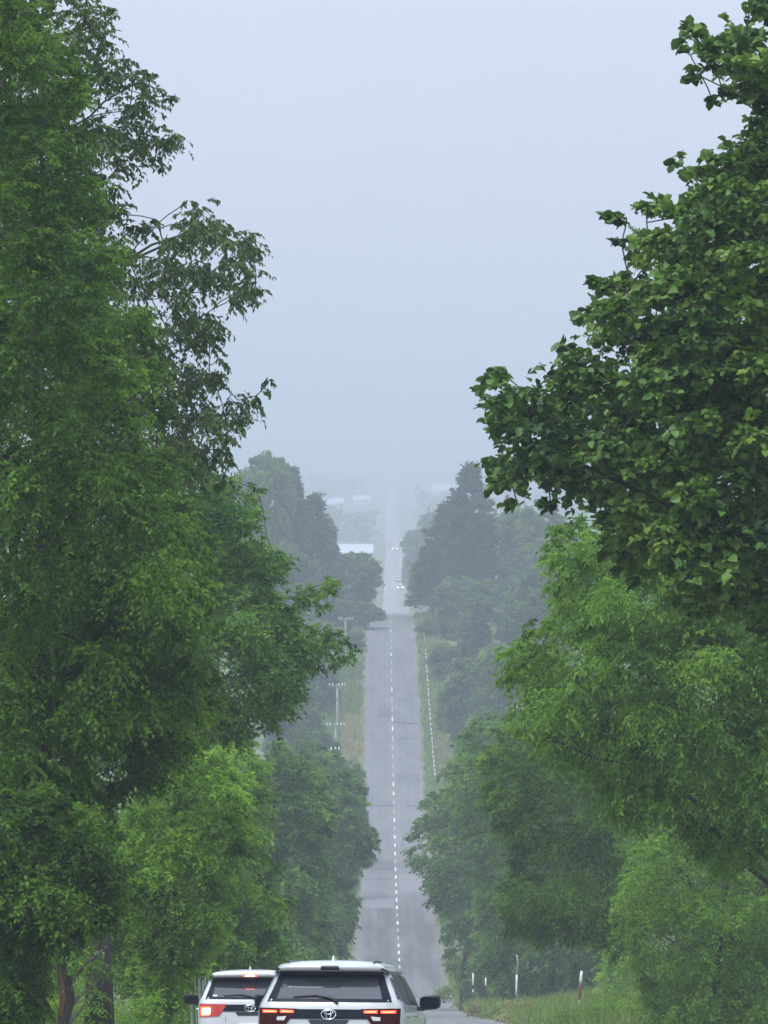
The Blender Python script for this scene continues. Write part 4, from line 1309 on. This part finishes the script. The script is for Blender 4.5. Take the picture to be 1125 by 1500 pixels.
def make_car(name, label, loc, yaw, paint, brake):
    root = empty(name, loc, label, 'car', rot=(-math.atan(.0825), 0, math.radians(yaw)))
    bm = BODY.copy(); bm.materials.clear(); bm.materials.append(M[paint])
    body = link('body', bm, root)
    # lower cladding and bumper
    patch([(-.80, .24), (.80, .24), (.83, .46), (-.83, .46)], .03, .06, nu=20).build('rear_bumper', M['trim'], root, True)
    patch([(-.17, .60), (.17, .60), (.17, .77), (-.17, .77)], .012, .012).build('number_plate', M['paper'], root)
    # rear glass with its black surround
    glass = patch([(-.798, 1.150), (.798, 1.150), (.648, 1.486), (-.648, 1.486)], .006, .006, nu=20, nv=8).build('rear_window', M['gloss_trim'], root, True)
    patch([(-.61, 1.185), (.61, 1.185), (.545, 1.425), (-.545, 1.425)], .011, .004, nu=20, nv=8).build('glass_pane', M['glass_rear'], glass, True)
    # quarter glass wrapping the corners: dark
    for s in (-1, 1):
        sd = 'right' if s > 0 else 'left'
        patch([(.26, 1.19), (.66, 1.15), (.66, 1.43), (.44, 1.43)], .004, .01, sd, 8, 6).build('quarter_window', M['gloss_trim'], root, True)
        patch([(.80, 1.13), (1.62, 1.12), (1.62, 1.47), (.74, 1.47)], .006, .012, sd, 8, 6).build('rear_side_window', M['glass_side'], root, True)
        patch([(1.70, 1.12), (2.62, 1.10), (2.28, 1.44), (1.70, 1.47)], .006, .012, sd, 8, 6).build('front_side_window', M['glass_side'], root, True)
        patch([(.30, 1.478), (2.2, 1.478), (2.15, 1.495), (.35, 1.495)], .012, .02, sd, 16, 2).build('window_trim', M['trim'], root, True)
        for k, yy in enumerate((.98, 2.02)):
            w = cp(.97)[0]
            MB().tube([(s * (w - .01), yy - .10, .985), (s * (w + .035), yy - .07, .99), (s * (w + .035), yy + .07, .99), (s * (w - .01), yy + .10, .985)], .016, 8).build('door_handle', M['chrome'] if k == 0 else M[paint], root, True)
        for yy in (.72, 3.20):
            b = MB(); t = np.linspace(0, math.pi, 13)
            P = np.zeros((2, 13, 3))
            for i, a in enumerate(t):
                for j, r_ in enumerate((.36, .42)):
                    P[j, i] = (s * (cp(max(.25, .33 + r_ * math.sin(a)))[0] + .012), yy + r_ * math.cos(a), .33 + r_ * math.sin(a))
            b.grid(P).build('wheel_arch', M['trim'], root, True)
        wheel(root, s * .74, .72); wheel(root, s * .74, 3.20)
        mirror(root, s, paint, 0)
    patch([(-.66, 1.08), (.66, 1.08), (.58, 1.44), (-.58, 1.44)], .006, .01, 'front', 12, 6).build('windscreen', M['gloss_trim'], root, True)
    for s in (-1, 1):      # dark trim at the hatch sides, headrests and number plate lamp stay simple
        MB().tube([(s * .600, .185, 1.535), (s * .640, .32, 1.512), (s * .655, .60, 1.500), (s * .655, 2.1, 1.495)], .012, 6).build('roof_gutter', M['trim'], root, True)
    # dark strip painted as the shade below the roof spoiler lip, roof grooves, aerial
    patch([(-.60, 1.470), (.60, 1.470), (.61, 1.503), (-.61, 1.503)], .010, .012, nu=20, nv=3).build('spoiler_painted_shade', M['trim'], root, True)
    for s in (-1, 1):
        MB().tube([(s * .50, .30, 1.607), (s * .47, .8, 1.622), (s * .45, 1.8, 1.618)], .012, 6).build('roof_groove', M['trim'], root)
    fin = MB()
    V = [(x, y_, z) for y_, h, w in ((.52, .004, .012), (.56, .07, .018), (.62, .052, .03), (.74, .012, .02)) for x, z in ((-w, 1.612), (w, 1.612), (w * .35, 1.615 + h), (-w * .35, 1.615 + h))]
    fin.add(V, [(i * 4 + k, i * 4 + (k + 1) % 4, (i + 1) * 4 + (k + 1) % 4, (i + 1) * 4 + k) for i in range(3) for k in range(4)] + [(3, 2, 1, 0), (12, 13, 14, 15)])
    fin.build('roof_aerial', M['paint_silver'], root)
    # full-width dark garnish and lamps
    patch([(-.47, .955), (.47, .955), (.50, 1.065), (-.50, 1.065)], .012, .03, nu=20).build('light_bar', M['gloss_trim'], root, True)
    patch([(-.20, .885), (.20, .885), (.24, .945), (-.24, .945)], .007, .02).build('plate_hood', M['trim'], root, True)
    em = ring_curve(0, 1.005, .085, .058, .0085, rear_y(0, 1.0) - .022).build('emblem', M['chrome'], root, True)
    ring_curve(0, 1.005, .030, .052, .0065, rear_y(0, 1.0) - .024, 18).build('inner_oval', M['chrome'], em, True)
    ring_curve(0, 1.030, .052, .022, .0065, rear_y(0, 1.0) - .024, 18).build('upper_oval', M['chrome'], em, True)
    for s in (-1, 1):
        q = [(s * .50, .885), (s * .815, .865), (s * .822, 1.080), (s * .37, 1.070)]
        if s < 0: q = [q[1], q[0], q[3], q[2]]
        lamp = patch(q, .018, .04, nu=16).build('tail_light', M['lens_lit'] if brake else M['lens_red'], root, True)
        if not brake:
            for (a, c) in ((.405, .565), (.600, .775)):
                q = [(s * a, 1.022), (s * c, 1.022), (s * c, 1.058), (s * a, 1.052)]
                if s < 0: q = [q[1], q[0], q[3], q[2]]
                patch(q, .026, .012).build('led_strip', M['led'], lamp, True)
                q = [(s * (a + .02), 1.031), (s * (c - .02), 1.031), (s * (c - .02), 1.045), (s * (a + .02), 1.043)]
                if s < 0: q = [q[1], q[0], q[3], q[2]]
                patch(q, .031, .004).build('led_strip', M['led_core'], lamp, True)
            q = [(s * .515, .935), (s * .60, .935), (s * .60, .975), (s * .49, .985)]
            if s < 0: q = [q[1], q[0], q[3], q[2]]
            patch(q, .026, .01).build('reversing_lens', M['lens_clear'], lamp, True)
        else:
            q = [(s * .66, .885), (s * .800, .880), (s * .800, 1.03), (s * .64, 1.03)]
            if s < 0: q = [q[1], q[0], q[3], q[2]]
            patch(q, .026, .012).build('brake_lamp', M['brake'], lamp, True)
            q = [(s * .65, .905), (s * .775, .905), (s * .775, 1.005), (s * .64, 1.005)]
            if s < 0: q = [q[1], q[0], q[3], q[2]]
            patch(q, .033, .006).build('lamp_core', M['brake_core'], lamp, True)
    q = patch([(-.115, 1.502), (.115, 1.502), (.10, 1.568), (-.10, 1.568)], .012, .02, nu=6, nv=3)
    hb = q.build('high_brake_light', M['brake'] if brake else M['trim'], root, True)
    if brake:
        patch([(-.075, 1.518), (.075, 1.518), (.07, 1.550), (-.07, 1.550)], .018, .005, nu=6, nv=3).build('lamp_core', M['brake_core'], hb, True)
    # wiper
    wp = MB().tube([(.10, rear_y(.1, 1.15) - .03, 1.14), (.02, rear_y(.02, 1.2) - .03, 1.195), (-.15, rear_y(-.15, 1.22) - .025, 1.225), (-.42, rear_y(-.42, 1.2) - .02, 1.205)], [.02, .016, .010, .006], 6)
    wp.build('rear_wiper', M['trim'], root, True)
    # hatch seams
    for s in (-1, 1):
        MB().tube([(s * x, rear_y(x, z) - .003, z) for x, z in ((.36, .48), (.40, .86))], .005, 5).build('hatch_seam', M['trim'], root)
    return root


M['glass_rear'] = simple('rear_glass', (0.030, 0.036, 0.045), 0.08, coat=0.5, spec=0.6, noise=0.7, scale=2.2)
M['glass_side'] = simple('side_glass', (0.006, 0.009, 0.008), 0.35, spec=0.08)

# silver-white car in front: rear centre seen at photo x 478
X1 = (480 - CX) / F * 77
car1 = make_car('suv_car', 'silver white compact car with thin red light strips driving ahead in the left lane', (X1, 77, -6.03 - 1.632), -5.0, 'paint_silver', False)
X2 = (366 - CX) / F * 108
car2 = make_car('suv_car', 'white compact car with glowing brake lights stopped at the left behind the silver car', (X2, 108, -8.607 - 1.632), 0.8, 'paint_white', True)
MB().add([(x, rear_y(x, z) - .016, z) for x, z in ((-.60, 1.20), (-.53, 1.20), (-.53, 1.222), (-.60, 1.222))], [(0, 1, 2, 3)]).build('window_sticker', M['paper'], car2)


# far oncoming vehicles seen nose-on
def far_car(name, label, px, d, paint, truck=False, away=False, lamps=True):
    X = (px - CX) / F * d
    root = empty(name, (X, d, float(zroad(d)) + .02), label, 'truck' if truck else 'car', 'vehicles on the far road', rot=(0, 0, 0 if away else math.pi))
    if truck:
        MB().box((0, 2.4, 1.85), (2.1, 4.2, 2.3)).build('cargo_box', M['wall_grey'], root)
        b = MB(); b.add([(x, y_, z) for x in (-.95, .95) for y_, z in ((4.6, .5), (6.2, .5), (6.2, 1.3), (5.9, 2.3), (4.6, 2.3))],
                        [(0, 1, 2, 3, 4), (9, 8, 7, 6, 5), (0, 5, 6, 1), (1, 6, 7, 2), (2, 7, 8, 3), (3, 8, 9, 4), (4, 9, 5, 0)])
        b.build('cab', M['wall_pale'], root)
        MB().box((0, 3.0, .55), (.9, 5.6, .25)).build('chassis', M['trim'], root)
        for s in (-1, 1):
            wheel(root, s * .9, 1.3); wheel(root, s * .9, 5.2)
            MB().box((s * .8, .28, .75), (.2, .04, .12)).build('tail_light', M['lens_red'], root)
        return
    bm = BODY.copy(); bm.materials.clear(); bm.materials.append(M[paint]); link('body', bm, root)
    patch([(-.66, 1.08), (.66, 1.08), (.58, 1.44), (-.58, 1.44)], .01, .02, 'front', 12, 6).build('windscreen', M['gloss_trim'], root, True)
    patch([(-.45, .55), (.45, .55), (.5, .75), (-.5, .75)], .012, .02, 'front').build('grille', M['trim'], root, True)
    for s in (-1, 1):
        q = [(s * .50, .70), (s * .78, .70), (s * .78, .88), (s * .50, .86)]
        if s < 0: q = [q[1], q[0], q[3], q[2]]
        patch(q, .02, .03, 'front').build('headlight', M['headlamp'] if lamps else M['lens_clear'], root, True)
        wheel(root, s * .74, .72); wheel(root, s * .74, 3.2)
        patch([(.80, 1.13), (2.5, 1.11), (2.3, 1.44), (.74, 1.47)], .006, .012, 'right' if s > 0 else 'left', 8, 6).build('side_window', M['glass_side'], root, True)


far_car('oncoming_car', 'oncoming car with bright headlights just beyond the crest', 586.5, 1745, 'paint_white')
far_car('oncoming_car', 'second oncoming car following behind, a dull pale shape', 584, 1860, 'paint_silver', lamps=False)
far_car('oncoming_car', 'farthest oncoming car, a single white glint in the mist', 579, 2520, 'paint_white')
far_car('box_truck', 'small box truck driving away in the mist beside the white glint', 571, 2600, 'paint_dark', truck=True, away=True)


# ------------------------------------------------------------------ far farm buildings
def barn(name, label, px, d, w, dep, eave, ridge, roofm, wallm, rz=0.0):
    X = (px - CX) / F * d; z0 = float(ground_z(X, d))
    root = empty(name, (X, d, z0), label, 'building', 'far farm buildings', rot=(0, 0, rz))
    MB().box((0, 0, eave / 2 - .2), (w, dep, eave + .4)).build('wall', M[wallm], root)
    g = MB()
    g.add([(x, y_, z) for x in (-w / 2 + .01, w / 2 - .01) for y_, z in ((-dep / 2, eave), (dep / 2, eave), (0, ridge))], [(0, 1, 2), (5, 4, 3)])
    g.build('gable', M[wallm], root)
    rf = MB(); o = .5; t = .15
    for s in (-1, 1):
        a = (ridge - eave) / (dep / 2)
        P = [(x, s * y_, z) for x in (-w / 2 - o, w / 2 + o) for y_, z in ((dep / 2 + o, eave - a * o), (0.0, ridge), (0.0, ridge + t), (dep / 2 + o, eave - a * o + t))]
        rf.add(P, [(0, 1, 2, 3), (7, 6, 5, 4), (0, 4, 5, 1), (3, 2, 6, 7), (0, 3, 7, 4)])
    rf.build('roof', M[roofm], root)
    n = max(2, int(w // 4))
    for k in range(n):
        xx = -w / 2 + (k + .5) * w / n
        fr = MB().box((xx, -dep / 2 - .03, eave * .55), (1.2, .08, 1.0)).build('window', M['white_post'], root)
        MB().box((xx, -dep / 2 - .09, eave * .55), (1.0, .04, .8)).build('pane', M['pane'], fr)
    MB().box((w * .3, -dep / 2 - .05, 1.1), (1.6, .12, 2.2)).build('door', M['wall_grey'], root)


barn('farm_barn', 'long barn with a pale roof behind the crest left of the road', 519, 2300, 12.0, 9, 2.6, 5.2, 'roof_pale', 'wall_pale')
barn('farm_house', 'faint white house on the misty plain at left', 482, 3900, 7.0, 7, 3.2, 5.4, 'roof_pale', 'wall_pale', .2)
barn('farm_house', 'second faint white house right of the first on the misty plain', 495, 3950, 6.5, 7, 3.4, 5.8, 'roof_pale', 'wall_pale', -.1)
barn('farm_house', 'faintest pale roof nearest the far road at left', 530, 4200, 10, 8, 2.8, 5.0, 'roof_pale', 'wall_pale')
barn('farm_barn', 'large pale roofed shed faint in the mist right of the road', 655, 4700, 21, 12, 3.5, 7.5, 'roof_pale', 'wall_pale')

print('LEAVES', STAT['leaves'], 'TRIS', sum(sum(p.loop_total - 2 for p in me.polygons) if len(me.polygons) < 20000 else len(me.loops) // 3 * 1 for me in bpy.data.meshes))
